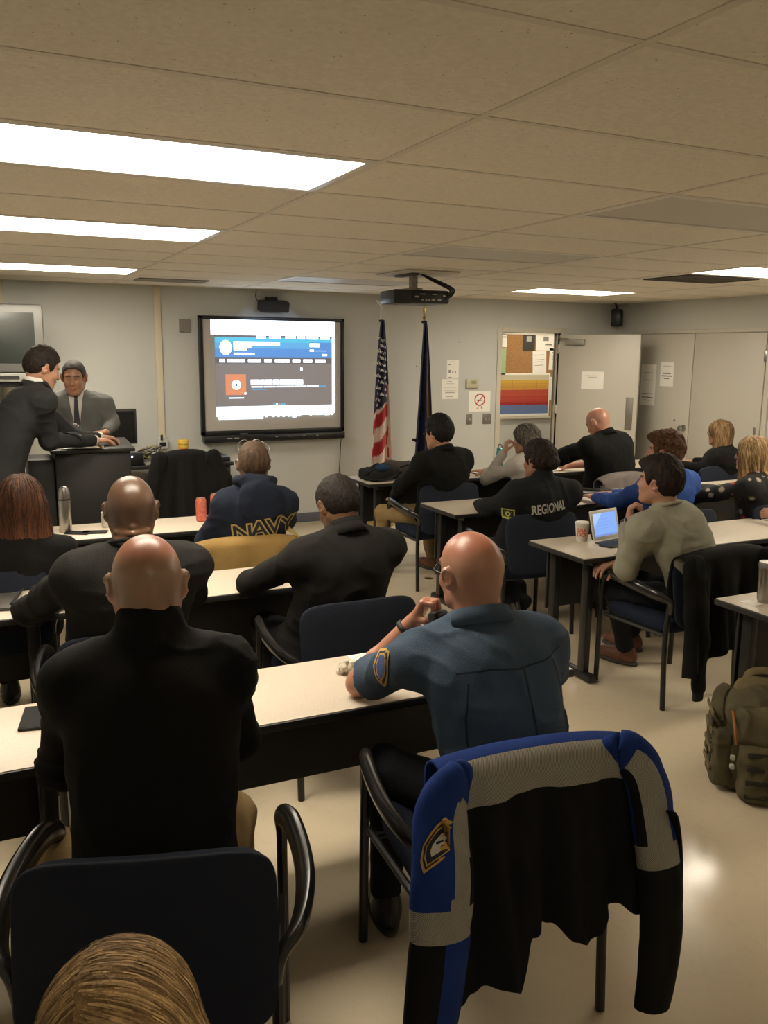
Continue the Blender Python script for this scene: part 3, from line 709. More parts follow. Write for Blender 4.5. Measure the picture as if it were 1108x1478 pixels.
paper_sheet('paper_sign', .25, .26, (RW - .0195, 8.03, 1.575), yv, (0, 0, 1), 'white notice partly behind the open door edge, upper one', 'notice', [(.62, .15, .85, .02, 1), (.3, .2, .8, .02, 1)])
paper_sheet('paper_sign', .25, .22, (RW - .0195, 8.03, 1.335), yv, (0, 0, 1), 'white notice with dark lines low beside the open door edge, lower one', 'notice', [(.6, .12, .88, .04), (.4, .12, .88, .05), (.25, .3, .7, .04)])
# ------------------------------------------------------------------ ceiling lights
EM = mat('light_diffuser', (.9, .88, .82), .4, emit=((1., .885, .71), 9.)); EM2 = mat('light_diffuser_dim', (.9, .88, .82), .4, emit=((1., .885, .71), 6.)); EM_FILL = mat('added_fill_diffuser', (.9, .88, .82), .4, emit=((1., .885, .71), 2.1)); M_OFF = mat('diffuser_unlit', (.55, .52, .46), .45, bump=(400, .15))
M_TRF = mat('troffer_frame', (.72, .70, .64), .35)
LB = {(-1, 2): 'nearest lit ceiling light panel, over the front left rows', (-1, 5): 'middle lit ceiling light panel in the row above the presenters side', (-1, 9): 'farthest lit ceiling light panel, close to the back wall',
      (3, 9): 'lit ceiling light panel near the open door and corner', (3, 5): 'lit ceiling light panel above the right end of the rows', (3, 2): 'lit ceiling light panel over the near right tables', (-1, -4): 'added unseen fill light panel behind the foreground chairs, on the left side', (3, -4): 'added unseen fill light panel behind the near right table, on the right side',
      (1, 2): 'unlit grey ceiling light panel, nearest of the dark ones', (1, 5): 'unlit grey ceiling light panel beside the projector mount', (1, 9): 'unlit grey ceiling light panel above the whiteboard side'}
for (i, k) in LIT + DARK:
    x0, x1, y0, y1 = GX(i) + .011, GX(i + 1) - .011, GY(k) + .011, GY(k + 1) - .011
    t = thing('ceiling_light', LB[(i, k)], 'ceiling light', ((x0 + x1) / 2, (y0 + y1) / 2, CEIL), group='recessed ceiling light panels')
    mb = MB(); w = .028
    for lo, hi in (((x0, y0), (x1, y0 + w)), ((x0, y1 - w), (x1, y1)), ((x0, y0 + w), (x0 + w, y1 - w)), ((x1 - w, y0 + w), (x1, y1 - w))): mb.box((*lo, CEIL - .003), (*hi, CEIL + .05), .002)
    mb.build('frame', M_TRF, t, world=True)
    bx('diffuser', (x0 + w, y0 + w, CEIL + .004), (x1 - w, y1 - w, CEIL + .010), (EM2 if (i, k) == (3, 9) else EM_FILL if k < 0 else EM) if (i, k) in LIT else M_OFF, t)  # rows behind the camera are added fill for the near floor and ceiling
t = thing('ceiling_light', 'ceiling light panel out in the corridor beyond the doorway', 'ceiling light', (6.9, 9.5, CEIL))
bx('diffuser', (6.4, 9.2, CEIL - .03), (7.6, 9.5, CEIL - .002), mat('corridor_diffuser', (.9, .9, .85), .4, emit=((1., .87, .68), 6.)), t, .004)
def grille(x0, y0, x1, y1, label, dark):
    t = thing('ceiling_vent', label, 'vent', ((x0 + x1) / 2, (y0 + y1) / 2, CEIL)); m = mat('vent_dark', (.07, .06, .05), .7) if dark else mat('vent_grey', (.3, .27, .22), .7)
    mb = MB()
    for lo, hi in (((x0, y0), (x1, y0 + .02)), ((x0, y1 - .02), (x1, y1)), ((x0, y0), (x0 + .02, y1)), ((x1 - .02, y0), (x1, y1))): mb.box((*lo, CEIL - .010), (*hi, CEIL - .001), .002)
    mb.build('vent_frame', m, t, world=True)
    mb = MB(); n = 10
    for j in range(n): y = y0 + .02 + (y1 - y0 - .04) * (j + .5) / n; mb.box((x0 + .02, y - .010, CEIL - .007), (x1 - .02, y + .008, CEIL - .004))
    mb.build('slats', m, t, world=True)
grille(5.0, 5.15, 5.75, 5.65, 'dark ceiling air vent beside the right hand light', True); grille(1.35, 7.75, 1.95, 8.05, 'dusty grey ceiling air vent above the cover strip', False)
# ------------------------------------------------------------------ corridor notice board
t = thing('bulletin_board', 'cork bulletin board on the corridor wall beyond the doorway', 'bulletin board', (7.2, 10.19, 1.5))
bx('cork', (6.45, 10.17, .93), (8.2, 10.2, 2.08), mat('cork', (.36, .19, .075), .9, bump=(90, .3), noise=(60, .2)), t)
mb = MB(); 
for lo, hi in (((6.43, .91), (8.22, .94)), ((6.43, 2.07), (8.22, 2.10)), ((6.43, .94), (6.46, 2.07)), ((8.19, .94), (8.22, 2.07))): mb.box((lo[0], 10.155, lo[1]), (hi[0], 10.2, hi[1]), .003)
mb.build('board_frame', M_TRIM, t, world=True)
XD = A(1, 0, 0); ZD = A(0, 0, 1); YB = 10.168
def pm(n, c): return mat('print_' + n, c, .7)
c = (6.985, YB - .002, 1.245)
rows = []
W_, H_ = .82, .56
bands = [(.87, 1., pm('cream', (.55, .5, .36))), (.76, .87, pm('yellow', (.62, .38, .05))), (.63, .76, pm('amber', (.58, .31, .05))), (.48, .63, pm('red', (.50, .075, .04))), (.33, .48, pm('scarlet', (.48, .05, .035))), (.25, .33, pm('crimson', (.36, .02, .02))), (.03, .25, pm('blue', (.12, .2, .42)))]
for a, b, m in bands: rows.append(((-W_ / 2, (a - .5) * H_, W_ / 2, (b - .5) * H_), m))
for g in range(1, 4): rows.append(((-W_ / 2 + W_ * g / 4 - .002, (.03 - .5) * H_, -W_ / 2 + W_ * g / 4 + .002, .37 * H_), pm('line', (.3, .15, .08))))
for g in range(1, 9): rows.append(((-W_ / 2, (.03 + .84 * g / 9 - .5) * H_, W_ / 2, (.03 + .84 * g / 9 - .5) * H_ + .003), pm('line', (.3, .15, .08))))
t2 = paper_sheet('wall_chart', .86, .60, c, XD, ZD, 'chart of yellow, red and blue bands pinned on the corridor cork board', 'poster', (), rows)
def pinned(x, z, w, h, label, m=M_PAPER, lines=((.8, .15, .85, .03), (.6, .15, .85, .02), (.5, .15, .7, .02), (.35, .15, .8, .02)), tilt=0.): paper_sheet('pinned_paper', w, h, (x, YB - .002, z), A(math.cos(tilt), 0, math.sin(tilt)), A(-math.sin(tilt), 0, math.cos(tilt)), label, 'notice', lines, m=m)
pinned(7.03, 1.97, .20, .24, 'dark photo flyer pinned at the top of the cork board', mat('dark_flyer', (.04, .04, .035), .6), ((.55, .3, .7, .3, 1),))
pinned(7.30, 1.98, .30, .24, 'white flyer with a dark drawing pinned beside the dark flyer', lines=((.55, .4, .7, .25), (.3, .5, .9, .08)))
pinned(7.60, 1.98, .22, .28, 'white sheet pinned at the top right of the cork board')
pinned(7.22, 1.70, .23, .31, 'tilted white sheet pinned in the middle of the cork board', tilt=.05)
pinned(7.52, 1.74, .27, .30, 'white sheet pinned right of the tilted one', tilt=-.03)
pinned(7.52, 1.33, .22, .33, 'white sheet pinned right of the coloured chart', lines=((.85, .1, .9, .03, 1),))
pinned(6.60, 1.70, .12, .36, 'pale green sheet pinned at the left edge of the cork board', mat('paper_green', (.35, .5, .28), .8), ((.9, .1, .9, .03, 1),))
pinned(6.62, 1.98, .10, .16, 'small white card with red marks at the cork board top left', lines=((.8, .1, .9, .1),))
# ------------------------------------------------------------------ back wall items
paper_sheet('paper_sign', .155, .21, (4.955, BW - .001, 1.635), XD, ZD, 'white checklist sheet taped above another on the back wall', 'notice', [(.88, .3, .75, .02, 1), (.72, .12, .3, .05), (.42, .12, .35, .04), (.3, .15, .3, .1), (.3, .45, .55, .1), (.3, .68, .76, .12), (.05, .15, .4, .04)])
paper_sheet('paper_sign', .215, .225, (4.925, BW - .001, 1.412), XD, ZD, 'wider white sheet taped below the checklist on the back wall', 'notice', [(.86, .3, .6, .03, 1), (.76, .25, .75, .02, 1), (.55, .1, .9, .015, 1), (.42, .1, .9, .015, 1), (.3, .2, .8, .05, 1), (.1, .25, .7, .04, 1)])
t = thing('thermostat', 'small beige thermostat on the back wall above the no smoking sign', 'thermostat', (5.215, BW, 1.47))
mb = MB().box((5.13, BW - .03, 1.42), (5.29, BW, 1.525), .008); mb.build('housing', mat('thermostat_beige', (.5, .46, .33), .45), t, world=True)
bx('display', (5.19, BW - .032, 1.47), (5.255, BW - .029, 1.505), mat('lcd', (.30, .34, .2), .2), t)
M_RED = mat('sign_red', (.45, .03, .03), .6); M_SMK = mat('sign_dark', (.06, .03, .03), .6)
ex = [(ring_poly(.058, .072, 32, (0, .02)), M_RED), (poly([(-.035, .006), (.02, .006), (.02, .02), (-.035, .02)]), M_SMK), (poly([(.022, .006), (.036, .006), (.036, .02), (.022, .02)]), M_SMK),
      (poly([(-.05, -.022), (-.042, -.03), (.05, .062), (.042, .07)]), M_RED), (poly([(.02, .03), (.026, .03), (.03, .055), (.02, .05)]), M_SMK)]
ex += [(poly([(x - .012, -.082), (x + .012, -.082), (x + .008, -.074), (x - .008, -.074)]), M_RED) for x in (-.03, .03)] + [((x * .018 - .004, -.076, x * .018 + .004, -.055), M_RED) for x in (-1.2, 1.2)]
paper_sheet('no_smoking_sign', .29, .235, (5.325, BW - .001, 1.265), XD, ZD, 'white no smoking sign with red crossed circle on the back wall', 'sign', (), ex)
def plate(x, z, w, h, label, m, tog=1, cat='light switch', name='light_switch'):
    t = thing(name, label, cat, (x, BW, z)); MB().box((x - w / 2, BW - .007, z - h / 2), (x + w / 2, BW, z + h / 2), .003).build('plate', m, t, world=True)
    for j in range(tog):
        xx = x + (j - (tog - 1) / 2) * .046
        MB().box((xx - .006, BW - .018, z - .012), (xx + .006, BW - .005, z + .012), .002).build('toggle', mat('toggle_ivory', (.5, .46, .36), .4), t, world=True)
MSW = mat('switch_steel', (.22, .20, .17), .4, .4)
plate(5.19, 1.06, .075, .12, 'single grey switch plate below the no smoking sign', MSW, 1); plate(5.43, 1.06, .115, .12, 'double grey switch plate beside the door frame', MSW, 2)
plate(5.43, .42, .075, .115, 'beige wall outlet low beside the door frame', mat('outlet_beige', (.34, .29, .2), .5), 2, 'outlet', 'wall_outlet')
t = thing('wall_plate', 'square grey blank plate on the wall left of the whiteboard', 'wall plate', (1.925, BW, 2.06)); MB().box((1.865, BW - .02, 1.995), (1.975, BW, 2.12), .006).build('plate', mat('plate_grey', (.22, .20, .18), .5), t, world=True)
for i, (x, z) in enumerate(((5.03, 1.94), (4.49, 1.67))): MB().lathe([(.006, 0), (.005, .004), (0, .005)], (x, BW, z), 10, R=rotx(rad(90))).build('picture_nail', M_BLACKM).__setitem__('label', ['dark nail in the back wall above the checklist', 'dark nail in the back wall between the flags'][i])
for o in bpy.data.objects:
    if o.name.startswith('picture_nail'): o['category'] = 'nail'
# whiteboard --------------------------------------------------------------
t = thing('whiteboard', 'interactive whiteboard in a black frame showing a projected web page', 'whiteboard', (2.81, BW, 1.54))
x0, x1, z0, z1 = 2.045, 3.595, .975, 2.16
bx('board_surface', (x0 + .03, BW - .045, z0 + .03), (x1 - .03, BW - .02, z1 - .03), mat('board_white', (.50, .475, .44), .28), t)
mb = MB()
for lo, hi in (((x0, z0), (x1, z0 + .045)), ((x0, z1 - .035), (x1, z1)), ((x0, z0), (x0 + .04, z1)), ((x1 - .04, z0), (x1, z1))): mb.box((lo[0], BW - .06, lo[1]), (hi[0], BW, hi[1]), .006)
mb.build('board_frame', M_BLACK, t, world=True)
tr = MB().box((x0 + .01, BW - .13, .905), (x1 - .02, BW, .975), .012).build('pen_tray', M_BLACK, t, world=True)
mb = MB(); 
for j, xx in enumerate((.24, .31, .75, .9, 1.05, 1.2)): mb.box((x0 + xx, BW - .134, .945), (x0 + xx + (.05 if j < 2 else .02), BW - .128, .952))
mb.build('tray_mark', mat('tray_print', (.45, .45, .45), .5), tr, world=True)
MB().lathe([(.0, 0), (.05, .0), (.045, .02), (0, .022)], (x0 + .42, BW - .10, .972), 16).build('eraser', M_BLACKM, tr, world=True)
def em(n, c, s=1.): return mat('screen_' + n, (.02, .02, .02), .4, emit=(c, s * .42))
EW = em('white', (.80, .90, 1.), 3.6); EWB = em('white_soft', (.70, .82, 1.), 1.9); EC = em('cyan', (.10, .52, .74), 1.); EB = em('blue', (.10, .29, .68), .95); EB2 = em('blue_mid', (.11, .40, .72), 1.)
EG = em('grey', (.215, .185, .17), 1.); EG2 = em('grey_dark', (.13, .115, .12), 1.); EO = em('orange', (.72, .27, .13), 1.); ED = em('icon_blue', (.12, .18, .4), 1.)
def S(x0_, y0_, x1_, y1_): f = lambda x, y: (2.165 + (x - 110) * 1.325 / 905 - 2.81, 2.13 - (y - 90) * 1.0 / 735 - 1.54); a, b = f(x0_, y1_), f(x1_, y0_); return (a[0], a[1], b[0], b[1])
it = [(S(110, 90, 1015, 205), EW), (S(135, 203, 992, 218), EG2), (S(650, 196, 950, 201), EG), (S(135, 218, 992, 255), EC), (S(135, 255, 992, 300), EB2), (S(135, 300, 992, 368), EB), (S(820, 250, 992, 368), EB),
      (S(135, 368, 992, 410), EG2), (S(135, 410, 992, 440), EG), (S(135, 440, 992, 738), EG), (S(992, 205, 1015, 790), EW), (S(135, 728, 1000, 800), EW), (S(185, 800, 470, 825), EWB)]
for a, b in ((430, 495), (520, 608), (640, 715), (732, 785), (800, 885), (898, 972)): it.append((S(a, 206, b, 227), EW))
for a, b in ((165, 203), (218, 340), (366, 455), (483, 535), (560, 668), (690, 748), (770, 838), (860, 940)): it.append((S(a, 379, b, 402), EW))
s0 = S(165, 245, 255, 345); cx, cy = (s0[0] + s0[2]) / 2, (s0[1] + s0[3]) / 2
it += [((np.array([(cx + .062 * math.cos(a), cy + .072 * math.sin(a)) for a in np.arange(24) * math.pi / 12]), [list(range(24))]), EW), (ring_poly(.036, .042, 20, (cx, cy)), EWB)]
for q in ((265, 250, 597, 280), (265, 284, 388, 298), (265, 302, 355, 315), (265, 333, 412, 346), (820, 258, 893, 285), (820, 305, 850, 318), (915, 338, 952, 352)): it.append((S(*q), EW))
it += [(S(850, 312, 950, 315), EWB), (S(203, 490, 348, 642), EO)]
s0 = S(244, 535, 312, 600); cx, cy = (s0[0] + s0[2]) / 2, (s0[1] + s0[3]) / 2
for r, m in ((.048, EW), (.015, ED)): it.append(((np.array([(cx + r * math.cos(a), cy + r * math.sin(a)) for a in np.arange(20) * math.pi / 10]), [list(range(20))]), m))
it.append((S(335, 625, 348, 638), EW))
x = 382
for wd in (62, 30, 52, 44, 172):
    it.append((S(x, 530, x + wd, 567), EW)); x += wd + 6
for a, b in ((385, 470), (475, 560), (565, 700), (706, 790), (795, 885)): it.append((S(a, 577, b, 588), EWB))
it += [(S(385, 600, 495, 606), EB2), (S(888, 578, 945, 585), EB2), (S(222, 660, 330, 668), EWB), (S(150, 790, 180, 822), EW), (S(748, 440, 762, 462), EW)]
for j in range(5): it.append((S(543 + j * 19, 711, 555 + j * 19, 724), EC if j != 1 else EW))
for a in (480, 530, 568, 608, 648, 725): it.append((S(a, 790, a + 22, 812), EWB))
it += [(S(683, 795, 716, 817), EW), (S(815, 790, 832, 805), EW), (S(850, 792, 915, 802), EW), (S(928, 790, 968, 806), EW), (S(980, 785, 998, 803), EW)]
flat_art('projected_page', it, (2.81, BW - .0455, 1.54), XD, ZD, t, step=.0002, base=.0006)
o = MB().tube([(3.56, BW - .08, .90), (3.565, BW - .03, .86), (3.55, BW - .012, .5), (3.50, BW - .012, .15)], .004, 6).build('board_cable', M_BLACKM); prop(o, 'thin black cable hanging from the whiteboard corner', 'cable')
# bar speaker above the board
t = thing('speaker_bar', 'small black speaker unit on the wall above the whiteboard', 'speaker', (2.79, BW, 2.25))
R_ = rotx(rad(12)); c = A(2.80, BW - .10, 2.265)
MB().box((-.155, -.06, -.055), (.155, .06, .055), .018, R=R_, c=c).build('housing', mat('dark_speaker', (.02, .022, .03), .5), t, world=True)
MB().box((-.14, -.064, -.045), (.14, -.058, .045), .004, R=R_, c=c).build('grille', M_BLACKM, t, world=True)
MB().box((2.74, BW - .06, 2.28), (2.86, BW, 2.36), .006).build('bracket', M_BLACKM, t, world=True)
MB().tube([(2.66, BW - .05, 2.30), (2.64, BW - .02, 2.36), (2.65, BW - .02, 2.425)], .004, 6).build('cable', M_BLACKM, t, world=True)
# corner speaker
t = thing('wall_speaker', 'black speaker hanging under the ceiling in the far corner', 'speaker', (7.12, 8.5, 2.3))
R_ = rotz(rad(35)); c = A(7.13, 8.48, 2.255)
MB().box((-.055, -.06, -.105), (.055, .06, .105), .02, R=R_, c=c).build('housing', M_BLACK, t, world=True); MB().box((-.045, -.064, -.09), (.045, -.056, .08), .006, R=R_, c=c).build('grille', M_BLACKM, t, world=True)
MB().tube([(7.13, 8.48, 2.35), (7.13, 8.50, 2.40), (7.13, 8.52, 2.43)], .010, 8).build('bracket', M_BLACKM, t, world=True)
# projector ---------------------------------------------------------------
t = thing('projector', 'black ceiling projector on a pole mount in front of the flags', 'projector', (3.12, 6.15, 2.25))
c = A(3.19, 6.2, 2.245); R_ = rotz(rad(-4))
MB().box((-.23, -.16, -.05), (.23, .17, .052), .016, R=R_, c=c).build('housing', M_BLACK, t, world=True)
MB().box((-.24, -.175, -.055), (-.10, -.12, .05), .01, R=R_, c=c).build('lens_side_cover', M_BLACKM, t, world=True)
mb = MB()
for j, (x, z, w_, h_) in enumerate(((-.05, .0, .03, .012), (.0, -.022, .02, .01), (.03, -.025, .014, .014), (.055, -.022, .014, .014), (.09, -.02, .03, .016), (.14, -.022, .03, .016), (.18, .01, .02, .012), (.0, .02, .05, .006), (.1, .02, .04, .006))):
    mb.box((x - w_ / 2, -.166, z - h_ / 2), (x + w_ / 2, -.158, z + h_ / 2), .001, R=R_, c=c)
mb.build('port', mat('port_metal', (.45, .43, .4), .3, .8), t, world=True)
MB().lathe([(.05, 0), (.05, .05), (.038, .05), (.03, .03)], c + A(-.06, .16, 0), 20, R=rotx(rad(-90))).build('lens', M_BLACK, t, world=True)
mb = MB().box((3.10, 6.12, 2.30), (3.22, 6.28, 2.315), .004); mb.box((3.145, 6.16, 2.30), (3.195, 6.21, CEIL)); mb.build('mount_pole', mat('mount_grey', (.42, .38, .33), .6, noise=(40, .4)), t, world=True)
MB().box((2.95, 5.85, CEIL - .014), (3.40, 6.42, CEIL - .004), .004).build('ceiling_plate', mat('plate_cream', (.62, .58, .48), .5), t, world=True)
MB().box((3.05, 5.98, CEIL - .03), (3.12, 6.28, CEIL - .012), .006).build('plate_clamp', mat('clamp_dark', (.12, .10, .08), .6), t, world=True)
for j in range(3):
    MB().tube([(3.19, 6.10, CEIL - .01), (3.24 + j * .02, 6.05, 2.38), (3.33 + j * .03, 6.02, 2.335), (3.40 + j * .02, 6.01, 2.30), (3.39 + j * .01, 6.02, 2.25), (3.34, 6.04, 2.23)], .007, 7).build('cable', M_BLACKM, t, world=True)
# television ----------------------------------------------------------------
t = thing('television', 'old grey tube television on a wall shelf behind the presenters', 'television', (.15, 8.1, 1.6)); M_TV = mat('tv_silver', (.125, .125, .118), .42)
B_ = MB().box((-.31, 7.96, 1.62), (.575, 8.06, 2.19), .03); B_.build('bezel', M_TV, t, world=True)
mb = MB(); mb.box((-.27, 8.05, 1.66), (.53, 8.2, 2.16), .03); mb.box((-.18, 8.18, 1.68), (.44, 8.42, 2.08), .05); mb.build('casing', M_TV, t, world=True)
xs = np.linspace(-.25, .50, 14); zs = np.linspace(1.70, 2.12, 10); V = [(x, 7.957 - .022 * (1 - ((x - .125) / .375) ** 2) * (1 - ((z - 1.91) / .21) ** 2), z) for z in zs for x in xs]
F = [[a * 14 + b, a * 14 + b + 1, (a + 1) * 14 + b + 1, (a + 1) * 14 + b] for a in range(9) for b in range(13)]
mesh('screen', np.array(V), F, mat('crt_glass', (.03, .035, .032), .3), t, world=True)
bx('badge', (.08, 7.952, 1.65), (.18, 7.957, 1.665), M_BLACKM, t)
t = thing('video_recorder', 'light grey video recorder on the shelf under the television', 'video recorder', (.12, 8.1, 1.52))
MB().box((-.2, 7.95, 1.545), (.50, 8.3, 1.618), .006).build('casing', mat('vcr_silver', (.26, .255, .235), .4), t, world=True); bx('slot', (.12, 7.944, 1.573), (.36, 7.949, 1.598), M_BLACKM, t)
t = thing('wall_shelf', 'black steel wall shelf carrying the tube television', 'shelf', (.1, 8.4, 1.5))
MB().box((-.33, 7.98, 1.50), (.55, 8.5, 1.54), .006).build('platform', M_BLACKM, t, world=True); mb = MB(); mb.box((.0, 8.45, 1.30), (.2, BW, 1.50), .01); mb.build('bracket', M_BLACKM, t, world=True)
# flags ----------------------------------------------------------------------
def flag(x, y, label, kind):
    t = thing('flag', label, 'flag', (x, y, 0)); zt = 2.14
    MB().lathe([(.0, 0), (.16, 0), (.16, .02), (.05, .05), (.03, .09), (.0, .1)], (x, y, 0), 28).build('base', M_BRASS, t, world=True)
    mb = MB(); mb.tube([(x, y, .05), (x, y, 2.25)], .013, 10, sub=1); mb.build('pole', mat('flag_pole', (.42, .25, .1), .4), t, world=True)
    if kind == 'us':
        mb = MB(); mb.lathe([(.014, 2.15), (.016, 2.2), (.014, 2.27)], (x, y, 0), 12); mb.build('ferrule', mat('ferrule_white', (.6, .56, .46), .4), t, world=True)
        mb = MB(); mb.tube([(x, y, 2.27), (x - .03, y - .01, 2.31), (x - .075, y - .02, 2.345)], [.008, .012, .005], 8); mb.tube([(x, y, 2.28), (x + .02, y, 2.33), (x + .04, y, 2.34)], [.01, .009, .004], 8); mb.build('finial', mat('finial_pale', (.6, .6, .55), .4), t, world=True)
    else: MB().lathe([(.012, 2.14), (.012, 2.17), (.024, 2.18), (.012, 2.19), (.012, 2.22), (.02, 2.25), (.006, 2.31), (0, 2.33)], (x, y, 0), 12).build('finial', M_BRASS, t, world=True)
    # hanging cloth: narrow at the top, pleats opening downwards
    nu, nv = 70, 110; z0 = .60; V = []; C = []; red, wh, bl, gold = A(.36, .022, .03), A(.62, .52, .46), A(.014, .016, .05), A(.55, .27, .03)
    for j in range(nv):
        v = j / (nv - 1); z = zt - v * (zt - z0); wd = .035 + .215 * v ** .8
        for i in range(nu):
            u = i / (nu - 1); ph = 2 * np.pi * u * 1.9
            if kind == 'us': X = x - wd * .62 + wd * 1.15 * u + .01 * math.sin(ph * 1.3 + v * 2) * v; Y = y - .035 * (.3 + v) * math.sin(ph + 1.5 * v) - .03
            else: X = x - wd * .52 + wd * 1.0 * u + .012 * math.sin(ph * 1.2 + 3 * v) * v; Y = y - .045 * (.3 + v) * math.sin(ph + .6 + v) - .03
            V.append((X, Y, z + .02 * math.sin(ph) * v))
            if kind == 'us':
                d = v + .10 * u
                if u > .84 and v > .42: c = wh if (u > .9) else (red if (math.floor(d * 14) % 2) else wh)
                elif d < .62: c = bl
                else: c = red if math.floor((v + .15 * u) * 10.5) % 2 else wh
                if u < .985 and .70 < u < .74 and v > .75: c = gold
            else: c = gold if (.80 < u < .90 and v > .08) else bl * A(.9, .9, 1.1)
            C.append(c)
    F = [[a * nu + b, a * nu + b + 1, (a + 1) * nu + b + 1, (a + 1) * nu + b] for a in range(nv - 1) for b in range(nu - 1)]
    V = np.array(V); o = mesh('cloth', V, F, mat('flag_cloth', (.3, .3, .3), .65, noise=(20, .08), attr=True, bump=(300, .1)), t, world=True, col=np.array(C))
    so = o.modifiers.new('s', 'SOLIDIFY'); so.thickness = .003
    bv = bvh_of(V, F); mb = MB()
    if kind == 'us':
        for j in range(12):
            for i in range(3):
                v = .12 + .040 * j + .008 * i; zz = zt - v * (zt - z0); wd = .035 + .215 * v ** .8; u = .12 + .27 * i + (.12 if j % 2 else 0)
                if u > .78 or (v + .10 * u) > .59: continue
                decal('star', star_poly(.021), (x - wd * .62 + wd * 1.15 * u, y, zz), XD, ZD, bv, mat('star_white', (.8, .77, .72), .7), o, .008, .05)
    else:
        g = mat('flag_gold', (.58, .28, .04), .6)
        zc = .86
        decal('emblem', poly([(-.085, .0), (-.01, .085), (-.01, .058), (-.05, 0), (.0, -.085), (.0, -.115)]), (x - .035, y, zc + .04), XD, ZD, bv, g, o, .005, .02)
        decal('emblem', poly([(-.012, .20), (.018, .20), (.018, .25), (-.012, .25)]), (x - .02, y, 1.0), XD, ZD, bv, g, o, .005, .02)
        decal('emblem', poly([(-.02, .11), (.0, .11), (.0, .16), (-.02, .15)]), (x - .02, y, 1.0), XD, ZD, bv, g, o, .005, .02)
        decal('emblem', poly([(-.008, -.2), (.012, -.2), (.012, .03), (-.008, .03)]), (x + .03, y, 1.0), XD, ZD, bv, mat('emblem_grey', (.2, .18, .15), .6), o, .005, .02)
        MB().tube([(x, y - .03, 2.1), (x + .02, y - .09, 1.6), (x + .03, y - .1, 1.2), (x + .02, y - .1, 1.05)], .004, 6).build('cord', g, t, world=True)
    MB().tube([(x + .02 * math.cos(a), y + .02 * math.sin(a), 2.135) for a in np.linspace(0, 6.28, 10, endpoint=False)], .012, 8, close=True).build('tassel_cord', mat('flag_gold', (0, 0, 0)), t, world=True)
flag(3.845, 8.2, 'american flag hanging on a pole against the back wall', 'us'); flag(4.34, 8.2, 'dark blue flag with gold fringe standing next to the american flag', 'state')
MB().lathe([(.035, 0), (.035, .003), (0, .004)], (3.27, 6.02, 0), 20).build('floor_outlet', M_BRASS)
prop(bpy.data.objects['floor_outlet'], 'round brass floor outlet cover on the vinyl floor', 'floor outlet')
# the projector's own light on the board
l = bpy.data.lights.new('projector_beam', 'SPOT'); l.energy = 14; l.color = (.55, .7, 1.); l.spot_size = rad(30); l.spot_blend = .25; l.shadow_soft_size = .03
o = bpy.data.objects.new('projector_beam', l); COL.objects.link(o); o.location = (3.12, 6.45, 2.24); o.rotation_euler = (Vector((2.78, BW, 1.72)) - Vector(o.location)).to_track_quat('-Z', 'Y').to_euler()
# camera --------------------------------------------------------------------
cd = bpy.data.cameras.new('camera'); cam = bpy.data.objects.new('camera', cd); COL.objects.link(cam); SC.camera = cam
f_, pi_, ro_, ya_ = 1241.57, .184822, -.009653, .443123
fwd_ = A(math.sin(ya_) * math.cos(pi_), math.cos(ya_) * math.cos(pi_), -math.sin(pi_)); r_ = A(math.cos(ya_), -math.sin(ya_), 0); d_ = np.cross(fwd_, r_)
r2 = math.cos(ro_) * r_ + math.sin(ro_) * d_; d2 = -math.sin(ro_) * r_ + math.cos(ro_) * d_
Mx = Matrix([[r2[i], -d2[i], -fwd_[i], (0, 0, 1.83)[i]] for i in range(3)] + [[0, 0, 0, 1]]); cam.matrix_world = Mx
cd.sensor_fit = 'VERTICAL'; cd.sensor_height = 24; cd.sensor_width = 18; cd.lens = 24 * f_ / 1478; cd.clip_start = .02
w = bpy.data.worlds.new('world'); SC.world = w; w.use_nodes = True; w.node_tree.nodes['Background'].inputs[0].default_value = (.9, .8, .65, 1); w.node_tree.nodes['Background'].inputs[1].default_value = .02
SC.view_settings.view_transform = 'Standard'; SC.view_settings.look = 'None'; SC.view_settings.gamma = 1; SC.view_settings.exposure = 0.
M_LAM = mat('table_laminate', (.60, .525, .43), .42, bump=(350, .04), noise=(120, .05)); M_LAMG = mat('table_laminate_grey', (.47, .415, .335), .4, bump=(350, .04), noise=(120, .06))
M_EDGE = mat('table_edge', (.012, .011, .011), .5); M_LEG = mat('black_steel', (.012, .012, .012), .38)
M_CLOTH = mat('chair_fabric', (.009, .0145, .030), .9, bump=(420, .35), noise=(140, .25), spec=.25); M_SHELL = mat('chair_shell', (.009, .013, .025), .8, bump=(380, .3), spec=.3)
M_ARM = mat('chair_arm', (.016, .015, .015), .24, bump=(90, .03))
TOP = .74
def table(x0, x1, y0, y1, label, lam=M_LAM, modesty=True, foot=True, z=TOP):
    t = thing('training_table', label, 'table', ((x0 + x1) / 2, (y0 + y1) / 2, 0), group='long training tables')
    mb = MB(); mb.box((x0, y0, z - .03), (x1, y1, z - .002), .007); mb.build('tabletop', M_EDGE, t, world=True)
    o = MB().box((x0 + .006, y0 + .006, z - .01), (x1 - .006, y1 - .006, z), .0015).build('laminate', lam, t, world=True)
    for x in (x0 + .13, x1 - .13):
        for y in (y0 + .12, y1 - .10):
            MB().box((x - .022, y - .028, .05), (x + .022, y + .028, z - .03), .006).build('leg', M_LEG, t, world=True)
        MB().box((x - .028, y0 + .03, .006), (x + .028, y1 - .0, .05), .012).build('foot', M_LEG, t, world=True)
        MB().box((x - .03, y0 + .05, z - .06), (x + .03, y1 - .03, z - .03), .006).build('bracket', M_LEG, t, world=True)
    if modesty: MB().box((x0 + .1, y1 - .065, .33), (x1 - .1, y1 - .05, z - .06), .003).build('modesty_panel', M_EDGE, t, world=True)
    return t
